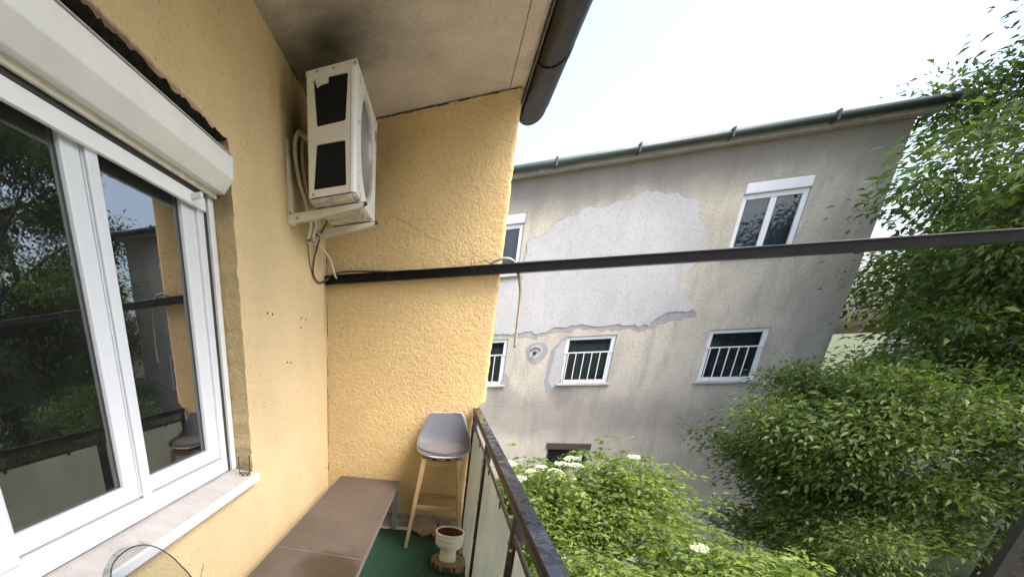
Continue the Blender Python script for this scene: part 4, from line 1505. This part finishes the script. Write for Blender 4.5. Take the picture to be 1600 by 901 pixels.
# elder shrubs under the railing
def elder(base, h, rad, label, seed, nleaf, numb, umb_px=()):
    rr = random.Random(seed)
    rg = np.random.default_rng(seed)
    base = Vector(base)
    t = thing('elder_shrub', base, label, 'shrub', 'elder shrubs below the balcony')
    sm = MB()
    tips = []
    for i in range(26):
        a = i * 2.4
        q = rad * math.sqrt((i + .5) / 26)
        tip = base + Vector((math.cos(a) * q, math.sin(a) * q, h * (1 - .30 * (q / rad) ** 2) * rr.uniform(.82, 1.0)))
        mid = base.lerp(tip, .55) + Vector((-math.cos(a), -math.sin(a), 0)) * q * .18
        sm.tube(spline([base + Vector((rr.uniform(-.2, .2), rr.uniform(-.2, .2), 0)), mid, tip], 4), [.022 * (1 - .75 * k / 8) for k in range(9)], 5)
        tips.append((mid, tip))
    put('stems', sm, 'green_stem', t)
    C, D = [], []
    for i in range(nleaf):
        mid, tip = tips[rr.randrange(len(tips))]
        u = rr.random() ** .45
        p = mid.lerp(tip, u)
        a = rr.uniform(0, 2 * math.pi)
        el = rr.uniform(-.5, .5)
        d = Vector((math.cos(a), math.sin(a), el)).normalized()
        ln = rr.uniform(.16, .28)
        p = p + d * rr.uniform(.02, .26) + Vector((rr.gauss(0, .10), rr.gauss(0, .10), rr.gauss(0, .08)))
        sd_ = d.cross(Vector((0, 0, 1))).normalized()
        for f, sg in ((.35, 1), (.35, -1), (.68, 1), (.68, -1), (1.0, 0)):
            q = p + d * ln * f - Vector((0, 0, .05 * f * f))
            C.append(q)
            D.append(sd_ * sg * .9 + d * (.55 if sg else 1) - Vector((0, 0, .25)))
    leaves_mesh('crown', np.array([tuple(c) for c in C]), np.array([tuple(c) for c in D]), .09, 'elder_leaf', t, seed=seed, asp=.44)
    spots = [hit(px, py, 1, base.y + dy) for px, py, dy in umb_px]
    for k in range(numb):
        mid, tip = tips[rr.randrange(14)]
        spots.append(tip + Vector((rr.uniform(-.15, .15), rr.uniform(-.15, .15), rr.uniform(.0, .12))))
    for c in spots:
        um = MB()
        r0 = rr.uniform(.075, .12)
        tl_ = Vector((rr.uniform(-.2, .2), rr.uniform(-.35, .1), 1)).normalized()
        ux = tl_.orthogonal().normalized()
        uy = tl_.cross(ux)
        for i in range(90):
            q = math.sqrt(rr.random())
            a = rr.uniform(0, 6.283)
            p = c + (ux * math.cos(a) + uy * math.sin(a)) * q * r0 + tl_ * (.02 * (1 - q * q) + rr.uniform(-.008, .008))
            s_ = rr.uniform(.009, .016)
            um.add([p + ux * s_, p + uy * s_, p - ux * s_, p - uy * s_, p + tl_ * s_], [(0, 1, 4), (1, 2, 4), (2, 3, 4), (3, 0, 4)])
        for i in range(7):
            a = i * .9
            um.tube([c - tl_ * .09, c + (ux * math.cos(a) + uy * math.sin(a)) * r0 * .6], .003, 3, False)
        um.tube([c - tl_ * .35, c - tl_ * .09], .005, 4, False)
        put('flower_head', um, 'umbel_cream', t)
    return t


elder((2.55, 7.5, GZ), 2.95, .95, 'bright green elder shrub with cream flower heads, nearest the top rail', 31, 2500, 0,
      ((845, 729, -.2), (797, 723, -.25), (828, 736, .0), (855, 738, -.1), (812, 748, -.3), (868, 735, .1)))
elder((3.75, 7.9, GZ), 3.05, 1.1, 'elder shrub with flower heads in front of the dark cellar window', 37, 2500, 1,
      ((893, 716, -.1), (878, 724, -.2), (900, 727, -.3), (888, 745, -.3)))
elder((3.0, 5.6, GZ), 2.15, .95, 'lower elder shrub without flowers close under the railing', 41, 2000, 0)
elder((4.6, 6.3, GZ), 2.35, 1.1, 'elder shrub farthest right beneath the tall dark tree', 43, 1900, 1)
